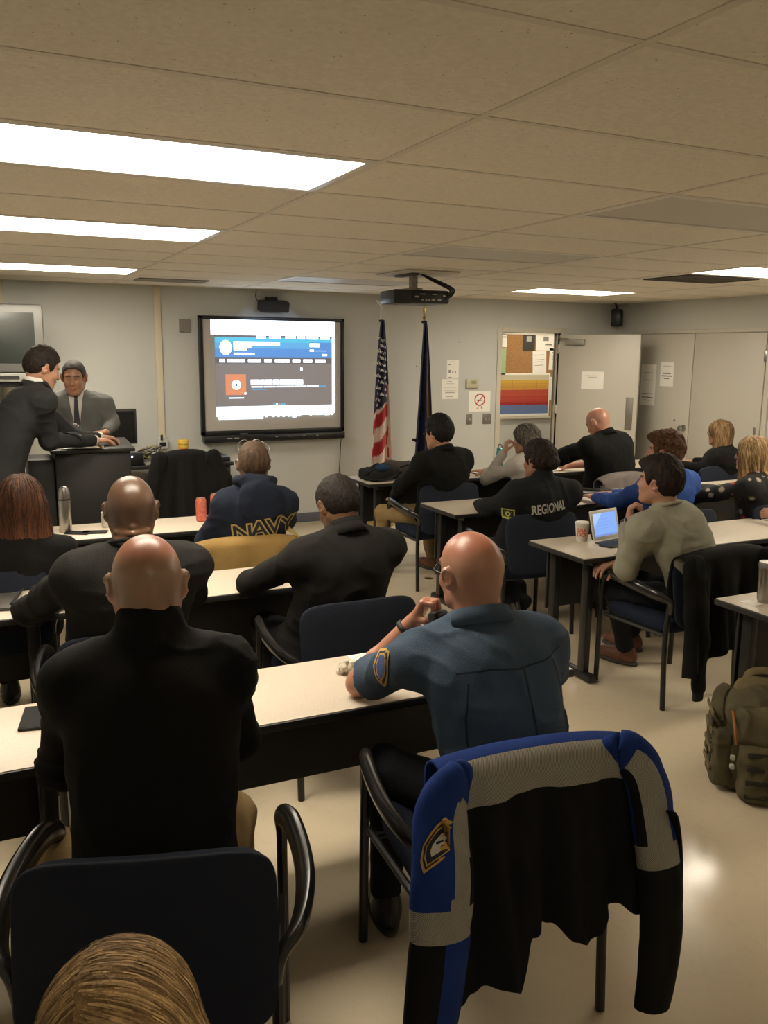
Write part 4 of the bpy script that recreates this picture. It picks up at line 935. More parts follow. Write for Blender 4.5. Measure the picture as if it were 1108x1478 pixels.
table(.25, 1.84, 2.30, 2.755, 'training table in the nearest row, in front of the person in the blue uniform shirt'); table(-1.59, .243, 2.30, 2.755, 'training table in the nearest row, with the phone on its right end')
table(.30, 1.74, 3.70, 4.15, 'training table in the second row, under the arms of the person in the black suit'); table(-1.59, .293, 3.70, 4.15, 'training table in the second row with dark notebook on its end')
table(-.09, 1.74, 5.15, 5.62, 'training table in the third row holding the thermos and cans'); table(-1.59, -.10, 5.15, 5.62, 'training table in the third row, its end beside the thermos table')
table(2.98, 4.81, 2.33, 2.77, 'pale table at the near right holding the steel bottle', M_LAMG)
table(2.90, 4.73, 3.60, 4.12, 'training table carrying the paper cup and the tablet', M_LAMG); table(4.74, 6.56, 3.60, 4.12, 'training table right of the one with the tablet, under the person with a phone', M_LAMG)
table(2.90, 4.73, 4.98, 5.50, 'training table with the closed laptop behind the tablet table', M_LAMG); table(4.74, 6.56, 4.98, 5.50, 'training table in front of the floral blouse', M_LAMG)
table(2.92, 4.75, 6.45, 6.95, 'back row training table carrying the black bag', M_LAMG); table(4.76, 6.58, 6.45, 6.95, 'back row training table in front of the person in the black polo shirt', M_LAMG)

def cushion(w, h, d, rc=.06, bend=0., bulge=.012, n=26, taper=0.):
    """rounded-rectangle pad in the xz plane, front face +y; returns V,F"""
    V = []; F = []
    prof = [(-1, 1.), (-.8, .985), (0, 1.), (.8, .985), (1, 1.)]
    m = 4 * n; a = np.linspace(0, 2 * np.pi, m, endpoint=False)
    def outline(sc):
        e = 2 / 6.5; c, s_ = np.cos(a), np.sin(a)
        return np.sign(c) * np.abs(c) ** e * w / 2 * sc, np.sign(s_) * np.abs(s_) ** e * h / 2 * sc
    rings = []
    for y, sc in ((-d / 2, .0), (-d / 2, .5), (-d / 2, .86), (-d / 2 + .003, .95), (-d * .3, .99), (-d * .1, 1.), (d * .15, 1.), (d * .35, .985), (d / 2 - .003, .95), (d / 2, .86), (d / 2, .5), (d / 2, .0)):
        x, z = outline(max(sc, .001)); yy = y + (bulge * (1 - (sc / .95) ** 2) if y > 0 and sc < .95 else 0) - (bulge * .4 * (1 - (sc / .95) ** 2) if y < 0 and sc < .95 else 0)
        x = x * (1 - taper * (z / h))
        rings.append(np.stack([x, yy - bend * (1 - (2 * x / w) ** 2) + 0 * x, z], 1))
    V = np.concatenate(rings)
    for k in range(len(rings) - 1):
        for j in range(m): F.append([k * m + j, k * m + (j + 1) % m, (k + 1) * m + (j + 1) % m, (k + 1) * m + j])
    return V, F
def make_chair():
    t = thing('guest_chair', 'x', 'chair', (0, 0, 0))
    V, F = cushion(.50, .36, .055, bend=.03, bulge=.008); V = V @ rotx(rad(-9)).T + A(0, -.245, .64); o = mesh('backrest', V, F, M_CLOTH, t); sharpen(o.data, 60)
    V, F = cushion(.525, .385, .022, bend=.03, bulge=.002); V = V @ rotx(rad(-9)).T + A(0, -.272, .638); o = mesh('back_shell', V, F, M_SHELL, t); sharpen(o.data, 60)
    x, z = [], []; a = np.linspace(0, 2 * np.pi, 60, endpoint=False); e = 2 / 6.5
    V, F = cushion(.51, .49, .075, bend=0, bulge=.012, taper=-.06); V = V @ rotx(rad(90)).T + A(0, .005, .435); o = mesh('seat', V, F, M_CLOTH, t); sharpen(o.data, 60)
    for s in (-1, 1):
        MB().tube([(s * .285, .235, 0), (s * .285, .232, .3), (s * .283, .225, .56), (s * .285, .20, .625)], .0145, 10, sub=5).build('leg', M_LEG, t)
        MB().tube([(s * .262, -.255, 0), (s * .262, -.24, .3), (s * .262, -.245, .48), (s * .262, -.262, .60)], .0145, 10, sub=5).build('leg', M_LEG, t)
        MB().tube([(s * .285, .235, .50), (s * .283, .232, .575), (s * .282, .215, .628), (s * .305, .15, .648), (s * .325, .02, .645), (s * .328, -.10, .632), (s * .308, -.205, .612), (s * .268, -.262, .585), (s * .264, -.262, .52)],
                  [.017, .021, .026, .030, .030, .030, .027, .021, .009], 12, flat=(1.1, .72), sub=6).build('armrest', M_ARM, t)
        MB().tube([(s * .28, .20, .40), (s * .262, -.24, .40)], .012, 8).build('side_rail', M_LEG, t)
    mb = MB(); mb.tube([(-.27, .17, .395), (.27, .17, .395)], .011, 8); mb.build('cross_rail', M_LEG, t); MB().tube([(-.27, -.18, .395), (.27, -.18, .395)], .011, 8).build('cross_rail', M_LEG, t)
    return t
CH = []
def chair(x, y, yaw, label):
    if not CH: r = make_chair(); CH.append(r)
    else:
        p = CH[0]; r = p.copy(); COL.objects.link(r)
        for c in p.children: d = c.copy(); COL.objects.link(d); d.parent = r
    r.location = (x, y, 0); r.rotation_euler = (0, 0, rad(yaw)); r['label'] = label; r['category'] = 'chair'; r['group'] = 'blue fabric guest chairs'; BASE[r.name] = A(x, y, 0); return r
def cb(bx_, by_, yaw): # centre of a chair whose backrest top centre is at bx_,by_
    th = rad(yaw); return bx_ - math.sin(th) * .29, by_ + math.cos(th) * .29
def chairb(bx_, by_, yaw, label): x, y = cb(bx_, by_, yaw); return chair(x, y, yaw, label)
chairb(.235, 1.585, -17, 'blue fabric armchair nearest the camera, behind the person in the black pullover')
chairb(1.22, 1.66, -6, 'armchair in the nearest row with the blue and black jacket over it')
chairb(.45, 3.02, -4, 'armchair under the person in the charcoal sweater')
chairb(1.37, 3.07, 0, 'armchair behind the person in the black suit, its blue back clearly visible')
chairb(1.27, 4.33, -6, 'armchair draped with the tan coat')
chairb(.0, 4.12, 0, 'armchair at the left end of the third row, beside the dark notebook')
chairb(3.40, 3.17, 2, 'armchair draped with a long black jacket')
chairb(3.21, 4.38, -3, 'armchair under the person with lettering across a black jacket')
chairb(3.27, 5.68, 0, 'armchair under the person in khaki trousers')
chairb(4.90, 5.62, 2, 'armchair draped with the grey coat')
chairb(6.15, 5.72, 3, 'armchair under the person in front of the closet doors')
chairb(4.15, 4.10, 0, 'armchair under the person in the bright blue shirt')
chairb(4.95, 4.05, 0, 'armchair under the person in the floral blouse')
chairb(5.02, 3.02, 0, 'armchair of the person holding the phone')
chairb(3.95, 5.50, 0, 'armchair under the person in the white top')
chairb(.10, .62, -5, 'armchair under the foreground person cropped at the bottom')
F_BLACK = fabric('black', (.0055, .0055, .0054), .1); F_CHAR = fabric('charcoal', (.017, .0165, .0155)); F_SUIT = fabric('black_suit', (.012, .0115, .011), .08); F_SUITD = fabric('dark_suit', (.02, .021, .022), .08); F_SUITG = fabric('grey_suit', (.12, .122, .118), .06)
F_NAVY = fabric('navy', (.013, .018, .033), .15); F_OFF = fabric('uniform_blue', (.06, .092, .14), .06); F_GREY = fabric('grey_sweater', (.27, .262, .205), .08); F_WHITE = fabric('white_top', (.42, .39, .35), .05); F_BLUE = fabric('blue_shirt', (.03, .075, .28), .1)
F_KHAKI = fabric('khaki', (.26, .18, .085), .1); F_DARKT = fabric('dark_trousers', (.012, .013, .018), .1); F_SHIRT = fabric('shirt_white', (.60, .58, .55), .03); F_PAD = fabric('police_black', (.010, .011, .013), .12)
T_ = A(0, 0, 1)
# --- near bald man in black -------------------------------------------------
K = person('person in black pullover seated at the nearest table, back turned, forearms on the table', (.345, 2.05, 1.275), (.31, 1.85, .545), yaw=-8, hyaw=-10, hp=8, w=1.06, dp=1.05, sh=.168, skin='pink', stub=1, stubcol=(.27, .195, .13), stubamt=.72, stubup=.03, crown=.088, shiny=True,
    top=F_BLACK, topname='pullover', bottom=F_KHAKI, collar='turtle', L=((.13, 2.15, .80), (.19, 2.42, .79), 'flat', (.6, .8, 0), (0, 0, -1)), R=((.575, 2.13, .80), (.50, 2.43, .79), 'flat', (-.6, .8, 0), (0, 0, -1)), res=.009, hres=.0035, fold=.006, neckr=.066, knees=[(.10, 2.22, .53), (.575, 2.20, .53)], loose=1.04, slouch=.03, seat=.47)
# --- officer in blue ---------------------------------------------------------
K = person('person in blue uniform shirt with elbow on the table and fist at the cheek', (1.27, 2.09, 1.20), (1.32, 1.90, .545), yaw=-14, hyaw=5, hp=6, hr=-4, w=1.1, dp=1.1, sh=.19, skin='pink', stub=1, stubcol=(.42, .26, .18), stubamt=.5, crown=.09, shiny=True, beard=.15,
    top=F_OFF, topname='uniform_shirt', bottom=F_DARKT, sleeve='short', collar='shirt', L=((1.05, 2.385, .785), (1.195, 2.30, .995), (1.35, .9), (.35, -.35, .9), (.65, -.7, -.2)), R=((1.61, 2.15, .80), (1.50, 2.42, .79), 'flat', (-.6, .8, 0), (0, 0, -1)), res=.0075, hres=.0035, fold=.007, loose=1.0, neckr=.064, knees=[(1.10, 2.28, .53), (1.52, 2.30, .53)], shl=(.02, .01, -.03), nb=.0, backflat=.01)
glasses(K['t'], K['H'], K['RH'], K['hs'], name='glasses')
OFF = K
# --- bald man in dark sweater, second row -------------------------------------
K = person('person in charcoal sweater leaning both forearms on the second row table', (.495, 3.22, 1.245), (.44, 3.28, .545), s=1.05, yaw=-2, hyaw=-8, hp=10, w=1.22, dp=1.15, sh=.20, skin='brown', stub=1, stubcol=(.035, .025, .02), stubamt=.55, stubup=.02, shiny=True, flush=.0, rolls=True,
    top=F_CHAR, bottom=F_DARKT, L=((.14, 3.62, .79), (.35, 3.86, .785), 'flat', (.8, .5, 0), (0, 0, -1)), R=((.80, 3.62, .79), (.58, 3.88, .785), 'flat', (-.8, .5, 0), (0, 0, -1)), res=.011, hres=.004, fold=.007, neckr=.066, loose=1.06)
for dz, rr in ((-.075, .002), (-.10, .004)):
    pass
# --- man in black suit ----------------------------------------------------------
K = person('person in black suit jacket bending over the second row table', (1.40, 3.42, 1.165), (1.34, 3.45, .545), yaw=6, hyaw=8, hp=28, w=1.16, dp=1.1, sh=.205, skin='brown', flush=0, top=F_SUIT, topname='suit_jacket', bottom=F_SUITD, collar='suit', under=F_SUIT,
    L=((1.07, 3.66, .79), (1.28, 3.88, .785), 'flat', (.8, .5, 0), (0, 0, -1)), R=((1.66, 3.62, .82), (1.50, 3.88, .785), 'flat', (-.5, .8, 0), (0, 0, -1)), res=.010, hres=.004, fold=.0055, loose=1.08, slouch=.05, hem=.06)
V, Q = hair_short(K['H'], K['RH'], K['hs'], .011, .006, rough=.0015, h=.004); set_hair(K, V, Q, haircol(V, K['H'], K['RH'], (.016, .012, .01)))
# --- hoodie -----------------------------------------------------------------------
K = person('person in navy hoodie with lettering, glasses pushed up on the head', (1.34, 4.48, 1.225), (1.30, 4.58, .545), yaw=-4, hyaw=-6, hp=0, w=1.0, dp=1.05, sh=.152, skin='light', stub=1, stubcol=(.11, .08, .06), stubamt=.85, stubup=-.0, top=F_NAVY, topname='hoodie', bottom=F_DARKT, collar='hood', seed=5,
    L=((1.09, 4.56, .79), (1.20, 4.84, .78), 'relax', (.3, .9, 0), (0, 0, -1)), R=((1.66, 4.88, .82), (1.52, 5.24, .785), 'flat', (-.3, .9, 0), (0, 0, -1)), res=.011, hres=.0045, fold=.008, loose=1.06)
B = bvh_of(K['V'], K['Q']); M_GOLD = mat('lettering_gold', (.42, .31, .10), .7); M_LN = mat('lettering_navy', (.012, .014, .022), .8)
ax = A(math.cos(rad(-4)), math.sin(rad(-4)), .12)
for off, bold, m in ((.003, (.0095), M_GOLD), (.0045, .0015, M_LN)):
    for j, chx in enumerate('NAVY'):
        V2, F2 = text_poly(chx, .135, .0, bold); V2 = V2 * A(1.0, .92) + A((j - 1.5) * .084, .012 * (1 - abs(j - 1.5)))
        o = decal('lettering', (V2, F2), (1.35, 4.2, .895), ax, (0, 0, 1), B, m, K['top'], off, .02)
V, Q = hair_short(K['H'], K['RH'], K['hs'], .003, .002, rough=.0012, h=.0045); set_hair(K, V, Q, haircol(V, K['H'], K['RH'], (.085, .052, .034), None, .3))
glasses(K['t'], K['H'] + K['RH'] @ A(0, -.025, .082), K['RH'] @ rotx(rad(12)), K['hs'] * .98, M_METAL_FRAME)
# --- auburn woman ---------------------------------------------------------------------
K = person('person in plain black top seated in the third row beside the thermos', (.165, 4.32, 1.10), (.13, 4.30, .53), yaw=-5, hyaw=-10, sex='f', s=1.05, sh=.17, skin='light', top=F_BLACK, topname='top', bottom=F_DARKT, res=.013, fold=.006)
V, Q, g = hair_long(K['H'], K['RH'], K['hs'], .34, .05, flare=.3, vol=.03, h=.006, groove=.003); set_hair(K, V, Q, haircol(V, K['H'], K['RH'], (.045, .022, .014), g, .45, low=(.12, .045, .02))); strands(K, V, Q, 900, .16, (.085, .034, .018), width=.002, lift=.003, c2=(.045, .02, .012))
# --- presenters --------------------------------------------------------------------------
def suit_front(K, shirt, tie, lap, wV=.055, lenV=.34, tw=.028, zt=-.01, mic=False):
    B = bvh_of(K['V'], K['Q']); f = K['fw']; x = K['rt'] * -1; o = K['N'] + A(0, 0, zt) + f * .05; p = K['top']
    xd = K['rt']; nrm = f  # looking along -f: use x = -rt so that x cross up = f
    xd = -K['rt']
    decal('shirt_front', poly([(-wV, .03), (wV, .03), (.01, -lenV), (-.01, -lenV)]), o, xd, T_, B, shirt, p, .004)
    decal('tie', poly([(-tw * .55, .02), (tw * .55, .02), (tw * .4, -.02), (tw, -lenV * .8), (0, -lenV * .92), (-tw, -lenV * .8), (-tw * .4, -.02)]), o, xd, T_, B, tie, p, .008)
    for s in (-1, 1):
        decal('shirt_collar_wing', poly([(s * .005, .035), (s * (wV + .005), .05), (s * (wV * .9), -.01), (s * .035, -.055)]), o, xd, T_, B, shirt, p, .011)
        decal('lapel', poly([(s * (wV + .002), .05), (s * (wV + .045), .02), (s * (wV + .05), -.08), (s * (wV + .062), -.10), (s * (wV + .03), -.12), (s * .008, -lenV - .02), (s * .0, -lenV)]), o, xd, T_, B, lap, p, .009)
K = person('person in dark suit leaning over the black lectern with both arms stretched out', (.41, 5.98, 1.70), (.10, 5.88, .95), yaw=-80, hyaw=-76, hp=22, standing=True, skin='light', sh=.155, w=.98, dp=1.0, top=F_SUITD, topname='suit_jacket', bottom=F_SUITD, collar='suit', under=F_SHIRT, slouch=.05, res=.011, hres=.0042, fold=.005, loose=1.06, hem=.16, brow=(.03, .02, .015),
    L=((.60, 6.22, 1.22), (.78, 6.34, 1.215), 'relax', (.95, .25, -.1), (0, 0, -1)), R=((.42, 5.92, 1.24), (.72, 6.13, 1.215), (.35, .3), (.92, .38, -.05), (0, 0, -1)), nb=-.02)
V, Q = hair_short(K['H'], K['RH'], K['hs'], .014, .014, rough=.002, h=.004, bigger=(1, .94, 1)); set_hair(K, V, Q, haircol(V, K['H'], K['RH'], (.017, .012, .009)))
suit_front(K, F_SHIRT, fabric('dark_tie', (.03, .015, .02)), F_SUITD)
for W, E in (((.72, 6.13, 1.215), (.42, 5.92, 1.24)), ((.78, 6.34, 1.215), (.60, 6.22, 1.22))):
    W = A(*W); d = unit(W - A(*E)); MB().tube([W - d * .03, W - d * .0, W + d * .014], [.037, .036, .034], 16, sub=1).build('shirt_cuff', F_SHIRT, K['t'], world=True)
K = person('person in grey suit and patterned tie standing behind the lectern, facing the room', (.685, 6.85, 1.615), (.74, 6.93, .93), yaw=172, hyaw=166, hp=12, standing=True, skin='warm', sh=.185, w=1.05, dp=1.05, belly=.03, jaw=1.15, top=F_SUITG, topname='suit_jacket', bottom=F_SUITG, collar='suit', under=F_SHIRT, res=.011, hres=.004, fold=.005, loose=1.06, neckr=.062, hem=.16,
    L=((.94, 6.84, 1.27), (.86, 6.62, 1.22), 'relax', (-.8, -.5, 0), (0, 0, -1)), R=((.50, 6.84, 1.27), (.66, 6.62, 1.22), 'relax', (.8, -.5, 0), (0, 0, -1)), stub=1, stubcol=(.06, .05, .045), stubamt=.3)
V, Q = hair_short(K['H'], K['RH'], K['hs'], .005, .003, up=.012, rough=.001, h=.004); set_hair(K, V, Q, haircol(V, K['H'], K['RH'], (.035, .03, .026)))
suit_front(K, F_SHIRT, fabric('grey_tie', (.055, .06, .068)), F_SUITG, lenV=.36)
bvh = bvh_of(K['V'], K['Q'])
decal('lapel_microphone', poly([(-.012, 0), (.012, .0), (.012, .018), (-.012, .018)]), K['N'] + A(0, 0, -.05), -K['rt'], T_, bvh, M_BLACK, K['top'], .014) if 0 else None
# --- dark haired man in khaki, back row ----------------------------------------------------
K = person('person in black jacket and khaki trousers seated beside the flags', (3.23, 5.84, 1.205), (3.30, 5.94, .545), yaw=14, hyaw=25, hp=6, w=1.18, dp=1.1, sh=.205, skin='light', top=F_BLACK, topname='jacket', bottom=F_KHAKI, collar='shirt', res=.013, fold=.006, loose=1.12,
    L=((2.96, 5.93, .80), (3.02, 6.20, .635), 'flat', (.3, .9, 0), (0, 0, -1)), R=((3.50, 6.05, .84), (3.38, 6.50, .785), 'flat', (-.4, .9, 0), (0, 0, -1)), knees=[(2.98, 6.30, .52), (3.38, 6.33, .52)], ankles=[(3.05, 6.38, .1), (3.44, 6.28, .1)], shoem=SHOE_BROWN)
V, Q = hair_short(K['H'], K['RH'], K['hs'], .02, .02, rough=.003, h=.005); set_hair(K, V, Q, haircol(V, K['H'], K['RH'], (.010, .008, .008)))
glasses(K['t'], K['H'], K['RH'], K['hs'])
# --- grey haired woman in white -----------------------------------------------------------------
K = person('person in white long sleeved top with one hand raised to the face', (4.06, 5.86, 1.13), (4.0, 5.82, .53), yaw=10, hyaw=45, hp=8, sex='f', sh=.165, w=1.05, skin='light', top=F_WHITE, bottom=F_DARKT, res=.013, fold=.005,
    L=((3.76, 5.98, .80), (3.90, 5.92, 1.03), (1.0, .6), (.1, -.05, 1), (.9, -.3, 0)), R=((4.25, 6.05, .82), (4.08, 6.50, .785), 'flat', (-.5, .8, 0), (0, 0, -1)))
V, Q, g = hair_long(K['H'], K['RH'], K['hs'], .085, .034, vol=.02, h=.006, groove=.0018, back=.05); set_hair(K, V, Q, haircol(V, K['H'], K['RH'], (.10, .09, .075), g, .4, c2=(.05, .042, .035))); strands(K, V, Q, 400, .09, (.16, .145, .12), width=.0025, lift=.003, c2=(.06, .05, .042))
# --- woman with lettering ---------------------------------------------------------------------------
K = person('person in black jacket with lettering across the back and yellow edged shoulder patch', (3.25, 4.54, 1.145), (3.21, 4.64, .53), yaw=-4, hyaw=15, hp=4, sex='m', s=.96, sh=.20, w=1.14, dp=1.05, skin='tan', top=F_PAD, topname='jacket', bottom=F_DARKT, collar='turtle', res=.011, fold=.007, loose=1.12, seed=2,
    L=((3.0, 4.74, .82), (3.12, 5.04, .785), 'flat', (.5, .8, 0), (0, 0, -1)), R=((3.52, 4.80, .82), (3.36, 5.06, .785), 'flat', (-.5, .8, 0), (0, 0, -1)), ankles=[(2.98, 4.86, .1), (3.30, 4.84, .1)], knees=[(3.0, 5.0, .52), (3.28, 5.0, .52)])
V, Q = hair_short(K['H'], K['RH'], K['hs'], .02, .012, up=-.012, rough=.004, h=.005); set_hair(K, V, Q, haircol(V, K['H'], K['RH'], (.018, .011, .008)))
b = Blob(); p = K['H'] + K['RH'] @ A(.0, -.115, -.005); b.ell(p, (.05, .04, .045), K['RH']); V, Q = b.nets(.005); N = normals(V, Q); V = V + N * (.005 * (vnoise(V * 90) * 2 - 1))[:, None]; mesh('hair_bun', V, Q, M_HAIR, K['t'], world=True, col=haircol(V, K['H'], K['RH'], (.016, .010, .008)))
B = bvh_of(K['V'], K['Q']); M_REFL = mat('lettering_silver', (.42, .40, .36), .5)
if True:
    V2, F2 = text_poly('REGIONAL', .075, 0, .0022); V2 = V2 * A(.235 / np.ptp(V2[:, 0]), 1.12)
    decal('lettering', (V2, F2), (3.235, 4.3, .868), (math.cos(rad(6)), math.sin(rad(6)), .12), (0, 0, 1), B, M_REFL, K['top'], .003, .02)
pc = K['SL'] + A(-.05, -.0, -.11)
g_ = mat('patch_yellow', (.42, .44, .10), .7)
for i, (VF, m) in enumerate((((poly([(-.045, -.035), (.045, -.035), (.045, .035), (-.045, .035)])), g_), (poly([(-.037, -.028), (.037, -.028), (.037, .028), (-.037, .028)]), M_PAPER if 0 else mat('patch_black', (.012, .012, .012), .8)), (ring_poly(.008, .018), g_), (poly([(-.028, -.026), (.028, -.026), (.028, -.02), (-.028, -.02)]), g_))):
    decal('shoulder_patch', VF, pc, unit(A(.75, -.65, 0)), T_, B, m, K['top'], .003 + .001 * i, .02)
# --- bald man in polo ----------------------------------------------------------------------------------
K = person('person in black polo shirt bent over papers in the back row', (4.82, 5.90, 1.245), (5.0, 5.90, .56), yaw=12, hyaw=20, hp=34, w=1.36, dp=1.25, sh=.215, belly=.04, skin='pink', shiny=True, stub=1, stubcol=(.35, .22, .16), stubamt=.4, crown=.09, brow=(.2, .12, .08), top=F_BLACK, topname='polo_shirt', bottom=F_DARKT, sleeve='short', collar='shirt', res=.013, fold=.006, loose=1.08,
    L=((4.62, 6.25, .88), (4.70, 6.62, .785), 'relax', (.3, .9, 0), (0, 0, -1)), R=((5.30, 6.2, .86), (5.0, 6.52, .785), 'flat', (-.8, .5, 0), (0, 0, -1)))
# --- man in blue shirt -----------------------------------------------------------------------------------
K = person('person in bright blue shirt seated behind the tablet table', (4.13, 4.36, 1.185), (4.18, 4.42, .545), yaw=10, hyaw=32, hp=-2, w=1.05, sh=.20, skin='pink', top=F_BLUE, topname='shirt', bottom=F_DARKT, collar='shirt', res=.012, fold=.007, loose=1.1, brow=(.12, .06, .03),
    L=((3.98, 4.62, .82), (4.10, 4.99, .785), 'flat', (.1, 1, 0), (0, 0, -1)), R=((4.45, 4.6, .84), (4.30, 5.04, .785), 'flat', (-.3, .9, 0), (0, 0, -1)))
V, Q = hair_short(K['H'], K['RH'], K['hs'], .017, .022, front=.02, rough=.005, wave=.008, h=.005, bigger=(1, 1.06, 1)); set_hair(K, V, Q, haircol(V, K['H'], K['RH'], (.075, .036, .018), None, .4))
# --- man in grey sweater -------------------------------------------------------------------------------------
K = person('person in grey sweater resting the chin on one hand, wearing a wristwatch', (3.185, 3.38, 1.175), (3.42, 3.28, .545), yaw=20, hyaw=24, hp=-2, hr=-3, w=1.02, dp=1.0, sh=.20, skin='light', top=F_GREY, bottom=F_DARKT, res=.009, hres=.004, fold=.007, loose=1.08, jaw=1.05, brow=(.03, .018, .012),
    L=((3.04, 3.43, .715), (3.12, 3.525, .935), (1.05, .8), (.05, -.06, 1), (.75, -.6, .1)), R=((3.52, 3.62, .80), (3.12, 3.62, .70), 'relax', (-.95, -.1, -.1), (0, 0, -1)),
    knees=[(3.2, 3.68, .52), (3.4, 3.72, .52)], ankles=[(3.42, 3.82, .1), (3.62, 4.0, .1)], shoem=SHOE_BROWN, shl=(.02, .04, -.01))
V, Q = hair_short(K['H'], K['RH'], K['hs'], .015, .02, front=.022, rough=.0025, h=.004); set_hair(K, V, Q, haircol(V, K['H'], K['RH'], (.020, .012, .010), None, .3))
G15 = K
W = A(*K['AL'][1]); d = unit(W - A(*K['AL'][0]))
def watch(parent, W, d, r, face_dir, m, face=True, w_=.011):
    x = unit(np.cross(d, face_dir)); y = np.cross(d, x); a = np.linspace(0, 2 * np.pi, 18, endpoint=False)
    o = MB().tube([W + x * math.cos(q) * r * 1.1 + y * math.sin(q) * r for q in a], .0035, 8, close=True, sub=1, flat=(1, 2.6)).build('wristwatch', m, parent, world=True, autosmooth=False)
    if face:
        fd = unit(face_dir - d * (d @ face_dir)); R = np.stack([unit(np.cross(fd, d)) * -1, unit(d), fd], 1); R[:, 0] = np.cross(R[:, 1], R[:, 2])
        MB().lathe([(.0, 0), (.019, 0), (.02, .004), (.018, .009), (0, .009)], W + fd * (r * 1.05), 24, R=R).build('watch_case', M_STEEL, o, world=True)
        MB().lathe([(.0, 0), (.015, 0), (.0, .0006)], W + fd * (r * 1.05 + .009), 24, R=R).build('dial', M_BLACK, o, world=True)
watch(K['t'], W + d * .006, d, .034, A(-.6, -.6, .2), mat('watch_strap', (.03, .02, .015), .5))
K = OFF; W = A(*K['AL'][1]); d = unit(W - A(*K['AL'][0])); watch(K['t'], W - d * .03, d, .0335, A(.8, -.5, .2), M_BLACKM, True)
# --- blonde woman near closet ------------------------------------------------------------------------------------
K = person('person in black top seated in front of the closet doors', (6.27, 5.92, 1.10), (6.2, 5.98, .53), yaw=25, hyaw=15, sex='f', sh=.18, w=1.3, dp=1.25, skin='light', top=F_BLACK, topname='top', bottom=F_DARKT, res=.014, fold=.004, loose=1.12, nb=.02)
V, Q, g = hair_long(K['H'], K['RH'], K['hs'], .165, .04, vol=.022, h=.007, groove=.002, flare=.1); set_hair(K, V, Q, haircol(V, K['H'], K['RH'], (.20, .12, .055), g, .4, c2=(.10, .06, .03))); strands(K, V, Q, 450, .12, (.25, .155, .07), width=.0025, lift=.003, c2=(.12, .07, .035))
glasses(K['t'], K['H'], K['RH'], K['hs'])
# --- floral woman -----------------------------------------------------------------------------------------------------
M_FLOR = mat('fabric_floral', (.02, .02, .02), .85, attr=True, bump=(260, .2))
K = person('person in black floral blouse and glasses looking towards the whiteboard', (4.90, 4.32, 1.14), (4.94, 4.30, .53), yaw=28, hyaw=38, sex='f', sh=.17, w=1.15, dp=1.1, skin='pink', top=M_FLOR, topname='floral_blouse', bottom=F_DARKT, res=.009, fold=.006, loose=1.15,
    L=((4.55, 4.55, .82), (4.55, 5.04, .785), 'flat', (.2, .9, 0), (0, 0, -1)), R=((5.2, 4.5, .82), (5.0, 5.04, .785), 'flat', (-.4, .9, 0), (0, 0, -1)))
me = K['top'].data; VV = K['V']; C = np.tile(A(.011, .010, .011), (len(VV), 1)); rs = np.random.RandomState(5)
for i in range(170):
    p = VV[rs.randint(len(VV))]; r = rs.uniform(.010, .028); c = [(.45, .12, .18), (.42, .36, .28), (.5, .30, .06), (.12, .14, .03), (.4, .05, .04)][rs.randint(5)]
    dd = np.linalg.norm(VV - p, axis=1) + .005 * vnoise(VV * 200); C = mixc(C, c, sstep(r, r * .7, dd))
ca = me.color_attributes.new('Col', 'FLOAT_COLOR', 'POINT'); cc = np.ones((len(VV), 4)); cc[:, :3] = C; ca.data.foreach_set('color', cc.ravel())
V, Q, g = hair_long(K['H'], K['RH'], K['hs'], .32, .038, vol=.022, h=.006, groove=.003, flare=.15, curtain=.07); set_hair(K, V, Q, haircol(V, K['H'], K['RH'], (.42, .27, .13), g, .4, c2=(.24, .14, .07))); strands(K, V, Q, 700, .18, (.5, .34, .17), width=.0025, lift=.003, c2=(.22, .13, .06))
glasses(K['t'], K['H'], K['RH'], K['hs'])
# --- person with phone ------------------------------------------------------------------------------------------------------
K = person('person in black at the frame edge, holding a phone above the table', (5.02, 3.42, 1.16), (5.04, 3.35, .53), yaw=18, hyaw=18, sex='f', sh=.18, w=1.1, skin='light', top=F_BLACK, topname='top', bottom=F_DARKT, res=.013,
    L=((4.80, 3.56, .80), (4.66, 3.86, .80), (.75, .4), (-.55, .75, .25), (.6, .2, -.5)), R=((5.0, 3.60, .80), (4.80, 3.84, .80), (.9, .6), (-.85, .45, .2), (-.3, -.2, -.9)))
V, Q, g = hair_long(K['H'], K['RH'], K['hs'], .2, .036, h=.008); set_hair(K, V, Q, haircol(V, K['H'], K['RH'], (.05, .03, .02), g))
# --- blonde head in the foreground ---------------------------------------------------------------------------------------------
K = person('foreground person cropped by the frame bottom, only the head top showing', (.105, .95, .985), (.12, .84, .48), yaw=-10, hyaw=-14, hp=14, sex='f', sh=.165, skin='light', L=((-.14, 1.0, .62), (-.02, 1.2, .60), 'flat', (.5, .8, 0), (0, 0, -1)), R=((.34, .96, .62), (.26, 1.18, .60), 'flat', (-.5, .8, 0), (0, 0, -1)), top=F_BLACK, topname='top', bottom=F_DARKT, res=.014, hres=.005)
V, Q, g = hair_long(K['H'], K['RH'], K['hs'], .22, .04, vol=.024, h=.0035, groove=.0006); set_hair(K, V, Q, haircol(V, K['H'], K['RH'], (.24, .145, .06), g, .3)); strands(K, V, Q, 5200, .17, (.5, .33, .155), part=-.038, width=.0011, lift=.0022, c2=(.26, .155, .065), zmin=-.06, flow=(.25, -.1, -1), hi=1.35)

